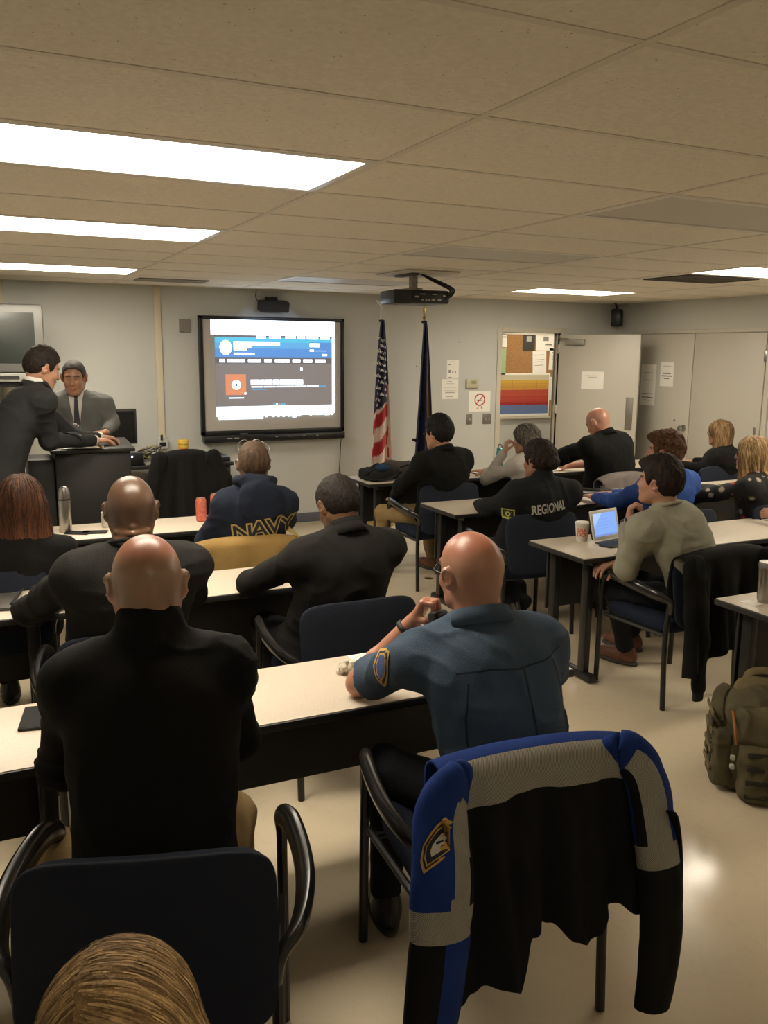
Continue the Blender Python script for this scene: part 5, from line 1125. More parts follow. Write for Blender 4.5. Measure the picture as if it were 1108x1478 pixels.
# seams, patch and epaulette on the uniform shirt
K = OFF; B = bvh_of(K['V'], K['Q']); sm = mat('seam_dark', (.012, .022, .034), .9); ob = (K['N'] + K['sp'](0)) / 2 - K['fw'] * .2; xr = K['rt']
def strip(pts, w_=.0022):
    p = np.array(pts, float); d = np.gradient(p, axis=0); n_ = np.stack([-d[:, 1], d[:, 0]], 1); n_ /= np.linalg.norm(n_, axis=1)[:, None]; V = np.concatenate([p + n_ * w_, p - n_ * w_]); k = len(p)
    return V, [[i, i + 1, k + i + 1, k + i] for i in range(k - 1)]
for pts in ([(.035, .17), (.045, .10), (.06, .0), (.065, -.12), (.07, -.25)], [(.135, .18), (.165, .10), (.175, .0), (.175, -.12), (.17, -.25)], [(-.12, .14), (-.13, .05), (-.12, -.08), (-.11, -.25)], [(-.15, .16), (-.06, .178), (.03, .175), (.12, .185), (.17, .20)]):
    decal('seam', strip(pts), ob, xr, T_, B, sm, K['top'], .0022, .02)
pe = K['SL'] + (A(*K['AL'][0]) - K['SL']) * .38
for i, (sc, m) in enumerate(((1., mat('patch_gold', (.5, .30, .05), .6)), (.86, mat('patch_navy', (.012, .012, .03), .8)), (.7, mat('patch_gold', (0, 0, 0))), (.6, mat('patch_blue', (.03, .06, .2), .7)))):
    decal('shoulder_patch', poly([(x * sc * .042, z * sc * .052) for x, z in ((-1, .9), (0, 1.05), (1, .9), (1, -.1), (.6, -.7), (0, -1.1), (-.6, -.7), (-1, -.1))]), pe, unit(A(.55, -.83, 0)), unit(A(.25, .3, .9)), B, m, K['top'], .003 + .0008 * i, .02)
decal('epaulette', poly([(-.02, -.045), (.02, -.045), (.02, .05), (0, .062), (-.02, .05)]), K['SL'] + K['rt'] * .055 + T_ * .05, K['fw'], K['rt'] * -1 * -1, B, sm, K['top'], .004, .02)
# ------------------------------------------------------------------ garments over chairs
def sheet(name, P, m, parent, th=.010, midx=None, uv=None):
    """P: (nv,nu,3) world points"""
    nv, nu = P.shape[:2]; F = [[a * nu + b, a * nu + b + 1, (a + 1) * nu + b + 1, (a + 1) * nu + b] for a in range(nv - 1) for b in range(nu - 1)]
    mi = None
    if midx is not None: mi = [midx(a / (nv - 1), (b + .5) / (nu - 1)) for a in range(nv - 1) for b in range(nu - 1)]
    o = mesh(name, P.reshape(-1, 3), F, m, parent, world=True, midx=mi, uv=None if uv is None else uv.reshape(-1, 2))
    s = o.modifiers.new('thickness', 'SOLIDIFY'); s.thickness = th; s.offset = 0; s.use_rim = True
    return o
def drape(label, bx_, by_, yaw, m, w=.27, top=.845, fl=.20, bl=.50, amp=.018, sleeves=(), wb=None, hem=None, freq=9., name='jacket', cat='jacket', seed=0., cuff=None, round_=.03, lean=.06, hood=False):
    t = thing(name, label, cat, (bx_, by_, 0)); th = rad(yaw); R = rotz(th); O = A(bx_, by_, 0); nu, nv = 60, 70; wb = wb or w; P = np.zeros((nv, nu, 3)); Lr = .10
    for j in range(nv):
        s = -fl + (fl + Lr + bl) * j / (nv - 1)
        for i in range(nu):
            u = -1 + 2 * i / (nu - 1); tp = top - round_ * abs(u) ** 3.
            if s < 0: y, z, k = .052, tp - .045 + s, min(1, -s / fl)
            elif s < Lr: a = math.pi * s / Lr; y, z, k = .052 - .056 * (1 - math.cos(a)), tp - .045 + .045 * math.sin(a), 0
            else:
                k = (s - Lr) / bl; h = (hem(u) if hem else 1.); y, z = -.060 - lean * k, tp - .045 - bl * h * k
            ww = w + (wb - w) * max(0, k); n = vnoise(np.array([[u * 3 + seed, s * 3 + seed, seed]]))[0]
            y += (amp * (k ** .6) * math.sin(freq * u + seed + 2 * n + k * .8) + amp * .6 * math.sin(freq * 2.1 * u + seed * 2 + 3 * n) * k) * (1 if s > 0 else .4)
            z += .010 * math.sin(15 * u + seed) * k if s > Lr else 0
            if abs(u) > .9 and s > Lr: y += .03 * (abs(u) - .9) * 10
            P[j, i] = O + R @ A(u * ww, y, z)
    o = sheet('body_panel', P, m, t)
    for sd, ln, out, r in sleeves:
        B = Blob(); p0 = O + R @ A(sd * (w - .035), -.045, top - .075); p1 = O + R @ A(sd * (w + out * .6), -.075, top - .20 - ln * .15); p2 = O + R @ A(sd * (w + out * .9), -.10, top - ln * .62); p3 = O + R @ A(sd * (w + out), -.10, top - ln)
        B.cap(p0, p1, r, r * .95, .05); B.cap(p1, p2, r * .95, r * .75, .05); B.cap(p2, p3, r * .75, r * .55, .04, cut=(p3, (0, 0, -1)))
        V, Q = B.nets(.010); c = O + R @ A(0, -.08, 0); yv_ = R @ A(0, 1, 0); dd = (V - c) @ yv_; V = V - np.outer(dd * .42, yv_); N = normals(V, Q)
        V = V + N * (.010 * (1 - np.abs(2 * vnoise(V * A(16, 16, 7) + seed) - 1)) ** 2 - .003)[:, None]; so = mesh('sleeve', V, Q, m, t, world=True)
        if cuff:
            B = Blob(); B.cap(p3, p3 - A(0, 0, .06), r * .5, r * .47, .01, cut=(p3 - A(0, 0, .05), (0, 0, -1))); V, Q = B.nets(.006); dd = (V - c) @ yv_; V = V - np.outer(dd * .42, yv_)
            N = normals(V, Q); V = V + N * (.0015 * np.sin(V[:, 0] * 700))[:, None]; mesh('cuff', V, Q, cuff, so, world=True)
    return t
drape('tan canvas coat hung over the chair behind the navy hoodie', 1.27, 4.33, -6, fabric('tan', (.30, .19, .065), .12), w=.31, bl=.45, amp=.03, name='coat', cat='coat', seed=1.3, top=.86, sleeves=((-1, .5, .03, .06),), wb=.34)
drape('grey fleece jacket hung over the chair behind the person in the black polo shirt', 4.90, 5.62, 2, fabric('grey_fleece', (.15, .13, .12), .15), w=.28, bl=.40, seed=2.1, top=.85, round_=.05)
drape('long black jacket with ribbed cuffs hung behind the person in the grey sweater', 3.42, 3.155, 2, F_BLACK, w=.29, bl=.46, seed=4.2, amp=.024, sleeves=((-1, .72, -.10, .066), (1, .60, .03, .06)), cuff=F_CHAR, wb=.31, hem=lambda u: 1.0 + .22 * max(0, -u) - .12 * max(0, u), top=.86)
t = drape('black overcoat draped over an office chair near the lectern', 1.64, 7.55, 4, fabric('overcoat', (.010, .010, .010), .1), w=.27, bl=.72, seed=3.3, amp=.02, name='coat', cat='coat', top=.965, wb=.40, round_=.09, sleeves=((-1, .62, .08, .07), (1, .62, .10, .07)), lean=.1)
# office chair under the coat
t = thing('office_chair', 'black office chair under the overcoat by the back desk', 'chair', (1.62, 7.80, 0))
V, F = cushion(.48, .46, .06, bend=.03); V = V + A(1.64, 7.56, .70); mesh('backrest', V, F, M_BLACKM, t, world=True); V, F = cushion(.48, .46, .08); V = V @ rotx(rad(90)).T + A(1.63, 7.86, .46); mesh('seat', V, F, M_BLACKM, t, world=True)
MB().tube([(1.63, 7.86, .07), (1.63, 7.86, .42)], .028, 12, sub=1).build('column', M_LEG, t, world=True); MB().tube([(1.63, 7.86, .40), (1.64, 7.64, .40), (1.64, 7.545, .5), (1.64, 7.545, .62)], .018, 8).build('back_bracket', M_LEG, t, world=True)
for a in range(5):
    d = A(math.cos(a * 1.2566), math.sin(a * 1.2566), 0); MB().tube([A(1.63, 7.86, .09), A(1.63, 7.86, .075) + d * .27], [.022, .014], 8, sub=1).build('base_spoke', M_LEG, t, world=True)
    MB().lathe([(0, -.012), (.025, -.012), (.025, .012), (0, .012)], A(1.63, 7.86, .0285) + d * .27, 14, R=roty(rad(90)) @ rotx(a)).build('caster', M_BLACK, t, world=True)
# officer's jacket ----------------------------------------------------------------
M_JB = fabric('jacket_black', (.0065, .0065, .0068), .12); M_JR = fabric('jacket_blue', (.010, .032, .165), .1)
def reflective():
    m = mat('reflective_band', (.30, .285, .245), .45, noise=(30, .08)); nt = m.node_tree; N = nt.nodes; L = nt.links; b = N['Principled BSDF']; src = b.inputs['Base Color'].links[0].from_socket
    uvn = N.new('ShaderNodeUVMap'); w_ = N.new('ShaderNodeTexWave'); w_.inputs['Scale'].default_value = 26; w_.bands_direction = 'X'; L.new(uvn.outputs['UV'], w_.inputs['Vector'])
    mp = N.new('ShaderNodeMapRange'); mp.inputs['From Min'].default_value = .12; mp.inputs['From Max'].default_value = .3; L.new(w_.outputs['Fac'], mp.inputs['Value'])
    mx = N.new('ShaderNodeMix'); mx.data_type = 'RGBA'; L.new(mp.outputs['Result'], mx.inputs['Factor']); mx.inputs['A'].default_value = (.07, .065, .055, 1); L.new(src, mx.inputs['B']); L.new(mx.outputs['Result'], b.inputs['Base Color']); return m
M_RB = reflective()
JK = thing('jacket', 'blue and black uniform jacket with reflective grey bands draped over a near chair', 'jacket', (1.2, 1.6, 0))
yj = rad(-6); RJ = rotz(yj); OJ = A(1.20, 1.655, 0); nu, nv = 120, 150; P = np.zeros((nv, nu, 3)); UV = np.zeros((nv, nu, 2)); fl, Lr = .22, .12
hemf = lambda u: .50 if u < -.45 else (.50 - .13 * sstep(-.45, -.25, u) + (.05 * math.exp(-((u - .25) / .25) ** 2)))
for j in range(nv):
    s = -fl + (fl + Lr + 1.) * j / (nv - 1)
    for i in range(nu):
        u = -1 + 2 * i / (nu - 1); tp = .875 - .022 * abs(u) ** 2.5
        if s < 0: y, z, k = .058, tp - .05 + s, 0
        elif s < Lr: a = math.pi * s / Lr; y, z, k = .058 - .060 * (1 - math.cos(a)), tp - .05 + .05 * math.sin(a), 0
        else: k = s - Lr; y, z = -.064 - .075 * k, tp - .05 - hemf(u) * k
        n = vnoise(np.array([[u * 2.5 + 4, s * 2 + 1, 2.]]))[0]
        y += (.026 * math.sin(7.5 * u + 1 + 2 * n) + .012 * math.sin(17 * u + 3 * n)) * (k ** .7) + .003 * math.sin(40 * u) * sstep(.85, 1, k)
        z += (.012 * math.sin(9 * u + 1) + .004 * math.sin(34 * u)) * k
        x = u * (.262 - .012 * k) + .01 * k
        P[j, i] = OJ + RJ @ A(x, y, z); dist = s if s < Lr else Lr + hemf(u) * k; UV[j, i] = (x * 3.0 + dist * 1.4, dist)
def jm(v, u):
    s = -fl + (fl + Lr + 1.) * v
    if s < .015: return 1
    e = abs(2 * u - 1) ** 4 * .0
    if s < .068 + e: return 1
    lim = Lr + .045 / .45
    return 2 if s < lim else 0
sheet('body_panel', P, [M_JB, M_JR, M_RB], JK, th=.009, midx=jm, uv=UV)
def jsleeve(pts, radii, mf, name='sleeve', n=56, fold=.006, seed=0, uvk=(3., 1.)):
    C = smooth_path(pts, 14); k = len(C); rr = np.interp(np.linspace(0, 1, k), np.linspace(0, 1, len(radii)), [r[0] for r in radii]); fy = np.interp(np.linspace(0, 1, k), np.linspace(0, 1, len(radii)), [r[1] for r in radii])
    V = []; UVs = []; Ls = np.concatenate([[0], np.cumsum(np.linalg.norm(np.diff(C, axis=0), axis=1))])
    for j in range(k):
        T = unit(C[min(j + 1, k - 1)] - C[max(j - 1, 0)]); x = unit(np.cross(A(0, 1, 0), T) * -1) if abs(T[1]) < .9 else A(1, 0, 0); x = x if x[0] > 0 else -x; y = unit(np.cross(T, x)); y = y if y[1] > 0 else -y
        for i in range(n):
            a = 2 * np.pi * i / n; p = C[j] + x * math.cos(a) * rr[j] + y * math.sin(a) * fy[j]
            V.append(p); UVs.append((math.cos(a) * rr[j] * uvk[0] + Ls[j] * uvk[1] * 3, Ls[j]))
    V = np.array(V); F = []; MI = []
    for j in range(k - 1):
        for i in range(n):
            F.append([j * n + i, j * n + (i + 1) % n, (j + 1) * n + (i + 1) % n, (j + 1) * n + i]); MI.append(mf((Ls[j] + Ls[j + 1]) / 2, 2 * np.pi * (i + .5) / n))
    N = normals(V, np.array(F)); V = V + N * (fold * (1 - np.abs(2 * vnoise(V * A(14, 14, 8) + seed) - 1)) ** 2)[:, None]
    o = mesh(name, V, F, [M_JB, M_JR, M_RB], JK, world=True, midx=MI, uv=np.array(UVs)); s = o.modifiers.new('thickness', 'SOLIDIFY'); s.thickness = .006; s.offset = -1; return o, V, F
def ml(l, a): # seen side is a in (pi, 2pi); s = 0 left .. 1 right
    s = (1 + math.cos(a)) / 2 if a > math.pi else -1
    if l > .375 and l < .445: return 2
    if l >= .445: return 0 if (s < .42 and s >= 0) or s < 0 else 1
    if s < 0: return 1
    if l < .12: return 1
    g0, g1 = (.62 - .10 * l / .38, .93 - .08 * l / .38)
    return 1 if s < g0 else (2 if s < g1 else 0)
def mr(l, a):
    if l < .13: return 1
    s = (1 + math.cos(a)) / 2 if a > math.pi else 2
    if .36 < l < .42: return 2
    if l >= .42: return 0
    if s < 1.5: return 0 if s < .12 else (2 if s < .66 else (1 if s < .97 else 0))
    return 1
o, V, F = jsleeve([(1.0, 1.66, .80), (.955, 1.60, .845), (.90, 1.575, .80), (.875, 1.52, .68), (.855, 1.49, .52), (.825, 1.47, .34), (.80, 1.46, .16)], [(.02, .012), (.052, .03), (.066, .04), (.074, .04), (.074, .036), (.066, .032), (.055, .028)], ml)
bv = bvh_of(V, F); gl = mat('patch_gold', (.5, .30, .05), .6); nv_ = mat('patch_navy', (.012, .012, .03), .8)
pp = A(.855, 1.512, .76)
for i, (sc, m) in enumerate(((1., gl), (.86, nv_), (.74, gl), (.66, nv_), (.4, mat('patch_white', (.5, .48, .44), .7)))):
    decal('shoulder_patch', poly([(x * sc * .019, z * sc * .05) for x, z in ((-1, .9), (0, 1.05), (1, .9), (1, -.1), (.6, -.7), (0, -1.1), (-.6, -.7), (-1, -.1))]), pp, unit(A(.22, -.97, 0)), T_, bv, m, o, .0095 + .0009 * i, .015, reach=.12)
jsleeve([(1.38, 1.66, .79), (1.42, 1.585, .84), (1.462, 1.545, .80), (1.475, 1.50, .66), (1.475, 1.46, .50), (1.46, 1.44, .34), (1.44, 1.43, .21)], [(.02, .012), (.048, .03), (.055, .036), (.06, .036), (.062, .036), (.058, .032), (.05, .03)], mr, seed=3)
sx = np.zeros((30, 10, 3))
for j in range(30):
    for i in range(10): sx[j, i] = (1.478 + .045 * math.sin(j / 29 * 2.4) ** .6 + .012 * i / 9, 1.54 - .010 * i, .70 - .42 * j / 29 + .002 * i)
sheet('front_panel', sx, M_JB, JK, th=.006)
MB().tube([(1.548, 1.50, .32), (1.552, 1.49, .29), (1.550, 1.49, .265)], .004, 6).build('zipper_pull', M_STEEL, JK, world=True); MB().tube([(1.550, 1.49, .265), (1.545, 1.49, .24), (1.553, 1.49, .215)], .004, 6).build('zipper_cord', M_BLACK, JK, world=True)
# ------------------------------------------------------------------ lectern, desk
t = thing('lectern', 'black lectern with slanted top in front of the presenters', 'lectern', (.72, 6.42, 0)); M_LEC = mat('lectern_black', (.011, .0105, .010), .5, bump=(60, .05))
MB().box((.47, 6.22, .06), (.97, 6.62, 1.12), .006).build('body', M_LEC, t, world=True); MB().box((.45, 6.20, 0), (.99, 6.64, .06), .006).build('plinth', M_LEC, t, world=True)
MB().box((-.28, -.23, -.013), (.28, .23, .013), .005, R=rotx(rad(4)), c=(.72, 6.42, 1.150)).build('top_panel', mat('lectern_top', (.012, .0115, .011), .5), t, world=True)
MB().box((.30, 6.26, .0), (.465, 6.60, 1.08), .006).build('side_cabinet', M_LEC, t, world=True)
def flat_paper(name, lo, hi, z, label, cat='paper', rot=0., m=M_PAPER, lines=True, R=None):
    c = A((lo[0] + hi[0]) / 2, (lo[1] + hi[1]) / 2, z); w_, h_ = hi[0] - lo[0], hi[1] - lo[1]
    t = thing(name, label, cat, tuple(c)); Rr = rotz(rot) if R is None else R; MB().box((-w_ / 2, -h_ / 2, 0), (w_ / 2, h_ / 2, .0015), 0, R=Rr, c=c).build('sheet', m, t, world=True)
    if lines: flat_art('print', [((-w_ * .38, h_ * (.35 - .08 * j), w_ * (.38 if j % 3 else .2), h_ * (.35 - .08 * j) + .004), M_INKL) for j in range(8)], c, Rr @ A(1, 0, 0), Rr @ A(0, 1, 0), t, step=.00005, base=.0018)
    return t
flat_paper('paper_sheet', (.52, 6.20), (.80, 6.40), 1.1535, 'white sheet of paper on the lectern top under the hands', rot=-.15, lines=False)
t = thing('desk', 'black desk against the back wall behind the lectern', 'desk', (1.6, 8.2, 0))
MB().box((1.02, 7.95, .75), (2.19, 8.55, .785), .006).build('desktop', M_LEC, t, world=True)
for x in (1.06, 2.15): MB().box((x - .02, 8.0, 0), (x + .02, 8.5, .75), .005).build('side_panel', M_LEC, t, world=True)
MB().box((1.75, 7.90, .68), (2.12, 8.35, .72), .004).build('keyboard_tray', M_LEC, t, world=True)
t = thing('monitor', 'black computer monitor behind the grey suit, screen dark', 'monitor', (1.18, 8.15, .785))
MB().box((.93, 8.12, .97), (1.335, 8.155, 1.29), .008).build('bezel', M_BLACKM, t, world=True); bx('screen', (.95, 8.117, .99), (1.315, 8.121, 1.27), mat('lcd_off', (.008, .008, .009), .2), t); MB().tube([(1.14, 8.16, .79), (1.14, 8.165, 1.05)], .02, 10, sub=1).build('stand', M_BLACKM, t, world=True); MB().box((1.03, 8.06, .786), (1.25, 8.27, .80), .006).build('base', M_BLACKM, t, world=True)
t = thing('yellow_canister', 'small yellow canister on the back desk behind the overcoat', 'canister', (1.77, 8.2, .785))
MB().lathe([(0, .787), (.045, .787), (.047, .80), (.047, .93), (.043, .945)], (1.77, 8.2, 0), 24).build('body', mat('canister_yellow', (.62, .38, .03), .5), t, world=True); MB().lathe([(.044, .942), (.05, .945), (.05, .975), (.045, .985), (.01, .99), (0, .99)], (1.77, 8.2, 0), 24).build('lid', mat('lid_yellow', (.68, .45, .05), .45), t, world=True)
V_, F_ = [], []; a = np.linspace(-2.4, -.9, 14); 
V_ = np.array([(1.77 + .0485 * math.cos(x), 8.2 + .0485 * math.sin(x), z) for z in (.86, .905) for x in a]); F_ = [[i, i + 1, 15 + i, 14 + i] for i in range(13)]; mesh('label_band', V_, F_, mat('label_red', (.5, .05, .03), .5), t, world=True)
t = thing('ring_binder', 'dark blue binder lying on the right end of the back desk', 'binder', (2.0, 8.2, .785)); MB().box((1.84, 8.0, .788), (2.17, 8.30, .83), .005).build('cover', mat('binder_navy', (.015, .016, .025), .4), t, world=True); MB().box((1.86, 8.01, .795), (2.15, 8.29, .822)).build('pages', M_PAPER, t, world=True)
t = thing('power_adapter', 'white power adapter box at the foot of the cover strip', 'adapter', (1.66, 8.58, .9)); MB().box((1.60, 8.58, .86), (1.70, 8.63, .965), .006).build('housing', mat('white_plastic', (.55, .54, .5), .4), t, world=True)
bx('socket_face', (1.62, 8.575, .885), (1.68, 8.581, .925), M_BLACK, t); MB().tube([(1.64, 8.57, .95), (1.64, 8.56, 1.0)], .012, 8, sub=1).build('plug', M_BLACK, t, world=True)
t = thing('docking_station', 'black electronic box with a blue light beside the lectern', 'electronics', (1.30, 8.02, .785)); MB().box((1.20, 7.97, .787), (1.36, 8.09, .90), .008).build('housing', M_BLACK, t, world=True)
MB().lathe([(0, 0), (.008, 0), (0, .003)], (1.255, 7.966, .868), 10, R=rotx(rad(90))).build('indicator_light', mat('led_blue', (.1, .1, .5), .3, emit=((.2, .25, 1.), 8)), t, world=True)
t = thing('notebook', 'grey notebook at the front edge of the back desk', 'notebook', (1.42, 8.0, .785)); MB().box((1.37, 7.955, .787), (1.60, 8.12, .80), .003, R=None).build('cover', mat('notebook_grey', (.25, .24, .22), .6), t, world=True)
for i in range(7):
    rs = np.random.RandomState(20 + i); pts = [(1.26 + .02 * i, 8.1, .83 + .01 * i)] + [(1.30 + rs.rand() * .25, 8.12 + rs.rand() * .2, .80 + rs.rand() * .13) for _ in range(4)] + [(1.62, 8.5, .90)]
    c_ = [(.012,) * 3, (.4, .38, .34), (.012,) * 3, (.02,) * 3, (.35, .3, .12), (.012,) * 3, (.3, .29, .27)][i]
    o = MB().tube(pts, .0045, 6, sub=5).build('cable', mat('cable_%d' % i, c_, .5)); prop(o, ['black', 'pale', 'thick black', 'dark', 'yellowish', 'thin black', 'grey'][i] + ' loose cable in the tangle on the back desk', 'cable', 'cables on the back desk')
# ------------------------------------------------------------------ things on the tables
Zt = TOP
def phone(x, y, rot, label, z=Zt, w_=.072, l_=.145, case=M_BLACKM, R=None, screen=None):
    R = rotz(rad(rot)) if R is None else R; t = thing('smartphone', label, 'phone', (x, y, z)); c = A(x, y, z + .005)
    MB().box((-w_ / 2, -l_ / 2, -.0045), (w_ / 2, l_ / 2, .0045), .004, R=R, c=c).build('case', case, t, world=True); MB().box((-w_ / 2 + .004, -l_ / 2 + .004, .0042), (w_ / 2 - .004, l_ / 2 - .004, .0052), 0, R=R, c=c).build('screen', screen or mat('phone_glass', (.006, .006, .007), .5, spec=.08), t, world=True); return t
phone(.10, 2.62, -10, 'black phone on the nearest table beside the person in the black pullover', w_=.082, l_=.165)
phone(.505, 5.33, 60, 'dark phone on the third row table beside the thermos'); phone(.60, 5.31, 75, 'dark phone on the third row table next to the mug', z=Zt)
phone(3.27, 3.82, -68, 'dark phone lying on the table in front of the tablet', w_=.08, l_=.16)
# thermos
t = thing('thermos', 'tall stainless steel thermos standing on the third row table', 'thermos', (.445, 5.40, Zt)); c = (.445, 5.40, 0)
MB().lathe([(0, Zt), (.034, Zt), (.036, Zt + .008), (.036, .925), (.033, .945)], c, 32).build('body', M_STEEL, t, world=True); MB().lathe([(.034, .946), (.0335, .985), (.027, 1.008), (.014, 1.018), (0, 1.02)], c, 32).build('cup_lid', M_STEEL, t, world=True); MB().lathe([(.0355, .938), (.0362, .941), (.0355, .946)], c, 32).build('ring', M_BLACK, t, world=True)
t = thing('mug', 'white mug on the third row table beside the dark phones', 'mug', (.70, 5.46, Zt)); c = (.70, 5.46, 0); MM = mat('mug_glaze', (.55, .53, .48), .3)
MB().lathe([(0, Zt), (.036, Zt), (.041, Zt + .01), (.043, Zt + .095), (.039, Zt + .095), (.037, Zt + .012), (0, Zt + .010)], c, 32).build('body', MM, t, world=True)
MB().tube([(.741, 5.45, Zt + .08), (.768, 5.44, Zt + .07), (.77, 5.44, Zt + .035), (.741, 5.45, Zt + .018)], .006, 8).build('handle', MM, t, world=True)
bvm = MB().lathe([(.0425, Zt), (.0425, Zt + .095)], c, 32); 
def can(x, y, label):
    t = thing('drink_can', label, 'can', (x, y, Zt), group='orange cans on the third row'); c = (x, y, 0); MC = mat('can_orange', (.62, .16, .10), .3, .35, noise=(40, .25))
    MB().lathe([(0, Zt + .003), (.024, Zt), (.033, Zt + .010), (.033, Zt + .14), (.027, Zt + .152)], c, 30).build('body', MC, t, world=True); MB().lathe([(.027, Zt + .151), (.0275, Zt + .155), (.025, Zt + .155), (.024, Zt + .150), (0, Zt + .150)], c, 30).build('lid', M_STEEL, t, world=True)
can(1.27, 5.42, 'orange drink can standing in full view left of the hoodie'); can(1.395, 5.54, 'orange drink can partly hidden behind the hoodie sleeve')
# notebook with pen, second row left end
t = thing('notebook', 'dark notebook with a pen at the left end of the second row table', 'notebook', (.02, 3.95, Zt)); R_ = rotz(rad(-12)); c = A(.02, 3.95, Zt)
MB().box((-.10, -.12, .001), (.09, .12, .016), .003, R=R_, c=c).build('cover', mat('notebook_dark', (.05, .045, .04), .5), t, world=True); MB().box((-.098, -.118, .003), (.093, .118, .013), 0, R=R_, c=c).build('pages', mat('pages_grey', (.35, .33, .3), .8), t, world=True)
o = MB().tube([c + A(.06, -.10, .021), c + A(.12, .13, .021)], .0045, 8, sub=1).build('pen', M_BLACK); prop(o, 'slim black pen lying on the dark notebook in the second row', 'pen')
# napkin, pen, paper on the nearest table
B = Blob()
rs = np.random.RandomState(4)
for i in range(14): p = A(1.10, 2.60, Zt + .018) + rs.uniform(-1, 1, 3) * A(.026, .022, .014); B.ell(p, rs.uniform(.006, .02, 3), rotz(rs.rand() * 6) @ rotx(rs.rand() * 6), .004)
V, Q = B.nets(.003); V[:, 2] = np.maximum(V[:, 2], Zt + .0006); N = normals(V, Q); V = V + N * (.010 * (vnoise(V * 110) - .5))[:, None]; V[:, 2] = np.maximum(V[:, 2], Zt + .0004)
o = mesh('crumpled_napkin', V, Q, mat('napkin', (.62, .56, .45), .9)); prop(o, 'crumpled cream paper napkin beside the bare elbow in the nearest row', 'napkin')
o = MB().tube([(1.135, 2.60, Zt + .0052), (1.215, 2.62, Zt + .0052)], .005, 8, sub=1).build('pen', M_BLACK); prop(o, 'dark pen on the nearest table beside the crumpled napkin', 'pen')
flat_paper('paper_sheet', (1.16, 2.60), (1.40, 2.745), Zt + .0004, 'white sheet partly hidden behind the bare forearm in the nearest row', rot=.03)
# cup with orange print
cx, cy = 3.185, 3.985; t = thing('paper_cup', 'white paper cup with orange lettering on the tablet table', 'cup', (cx, cy, Zt)); MP = mat('cup_paper', (.58, .53, .45), .6)
k0, k1 = .031, .042; MB().lathe([(0, Zt), (k0, Zt), (k1, Zt + .105)], (cx, cy, 0), 32).build('body', MP, t, world=True); MB().lathe([(k1 + .002, Zt + .10), (k1 + .0035, Zt + .106), (k1 + .002, Zt + .112), (k1 - .004, Zt + .115), (0, Zt + .113)], (cx, cy, 0), 32).build('lid', mat('lid_white', (.62, .58, .52), .4), t, world=True)
mbc = MB().lathe([(k0, Zt), (k1, Zt + .105)], (cx, cy, 0), 48); bvc = bvh_of(np.concatenate(mbc.V), [f for f in mbc.F if len(f) == 4]); MO = mat('print_orange', (.62, .09, .03), .6)
vd = unit(A(-cx - .9, -cy, 0)); xd_ = unit(A(-vd[1], vd[0], 0)); 
for j, tx in enumerate(('DU', 'DO')):
    V2, F2 = text_poly(tx, .032, 0, .0012); decal('lettering', (V2 + A(0, 0), F2), (cx, cy, Zt + .068 - j * .026), xd_, T_, bvc, MO, t, .0008, .008)
V2, F2 = text_poly("'", .03, 0, .001); decal('lettering', (V2 + A(.028, -.006), F2), (cx, cy, Zt + .05), xd_, T_, bvc, MO, t, .0008, .008)
# tablet with keyboard cover
t = thing('tablet', 'tablet with glowing blue screen propped up on its dark keyboard cover', 'tablet', (3.32, 3.88, Zt)); Rz_ = rotz(rad(12)); c = A(3.33, 3.90, Zt)
Rt = Rz_ @ rotx(rad(-14)); ct = A(3.325, 3.93, Zt + .012)
MB().box((-.122, -.005, 0), (.122, .004, .175), .004, R=Rt, c=ct).build('frame', mat('tablet_white', (.62, .6, .55), .35), t, world=True)
o_ = ct + Rt @ A(0, -.0052, .0875); TB = mat('tablet_blue', (.02, .02, .02), .2, emit=((.20, .36, .80), .45)); TB2 = mat('tablet_pale', (.02, .02, .02), .2, emit=((.36, .52, .85), .45)); TB3 = mat('tablet_bar', (.02, .02, .02), .2, emit=((.16, .26, .58), .45))
flat_art('display', [((-.103, -.068, .103, .068), TB), ((poly([(-.103, .068), (-.02, .068), (-.103, -.01)])), TB2), ((-.103, -.068, .103, -.057), TB3)] + [((-.08, .03 - .018 * j, .02 + .02 * (j % 3), .032 - .018 * j), TB3) for j in range(4)], o_, Rt @ A(1, 0, 0), Rt @ A(0, 0, 1), t, step=.0002, base=.0003)
MB().box((-.125, -.14, .001), (.125, .0, .007), .002, R=Rz_, c=c + A(.0, .02, 0)).build('keyboard_cover', M_BLACKM, t, world=True)
MB().box((-.122, .008, .005), (.122, .012, .17), .002, R=Rt, c=ct).build('back_cover', M_BLACKM, t, world=True)
flat_paper('paper_sheet', (3.45, 3.78), (3.66, 4.03), Zt + .0004, 'white papers on the tablet table behind the raised wrist', rot=-.2)
# laptop with phone on top
t = thing('laptop', 'closed grey laptop on the table behind the tablet', 'laptop', (4.42, 5.36, Zt)); R_ = rotz(rad(-36)); c = A(4.40, 5.33, Zt)
MB().box((-.19, -.13, .002), (.19, .13, .013), .005, R=R_, c=c).build('base', mat('laptop_grey', (.07, .068, .065), .4, .3), t, world=True); MB().box((-.19, -.13, .0135), (.19, .13, .024), .005, R=R_, c=c).build('lid', mat('laptop_lid', (.055, .052, .05), .4, .3), t, world=True)
phone(4.36, 5.38, 30, 'dark phone resting on top of the closed laptop', z=Zt + .025)
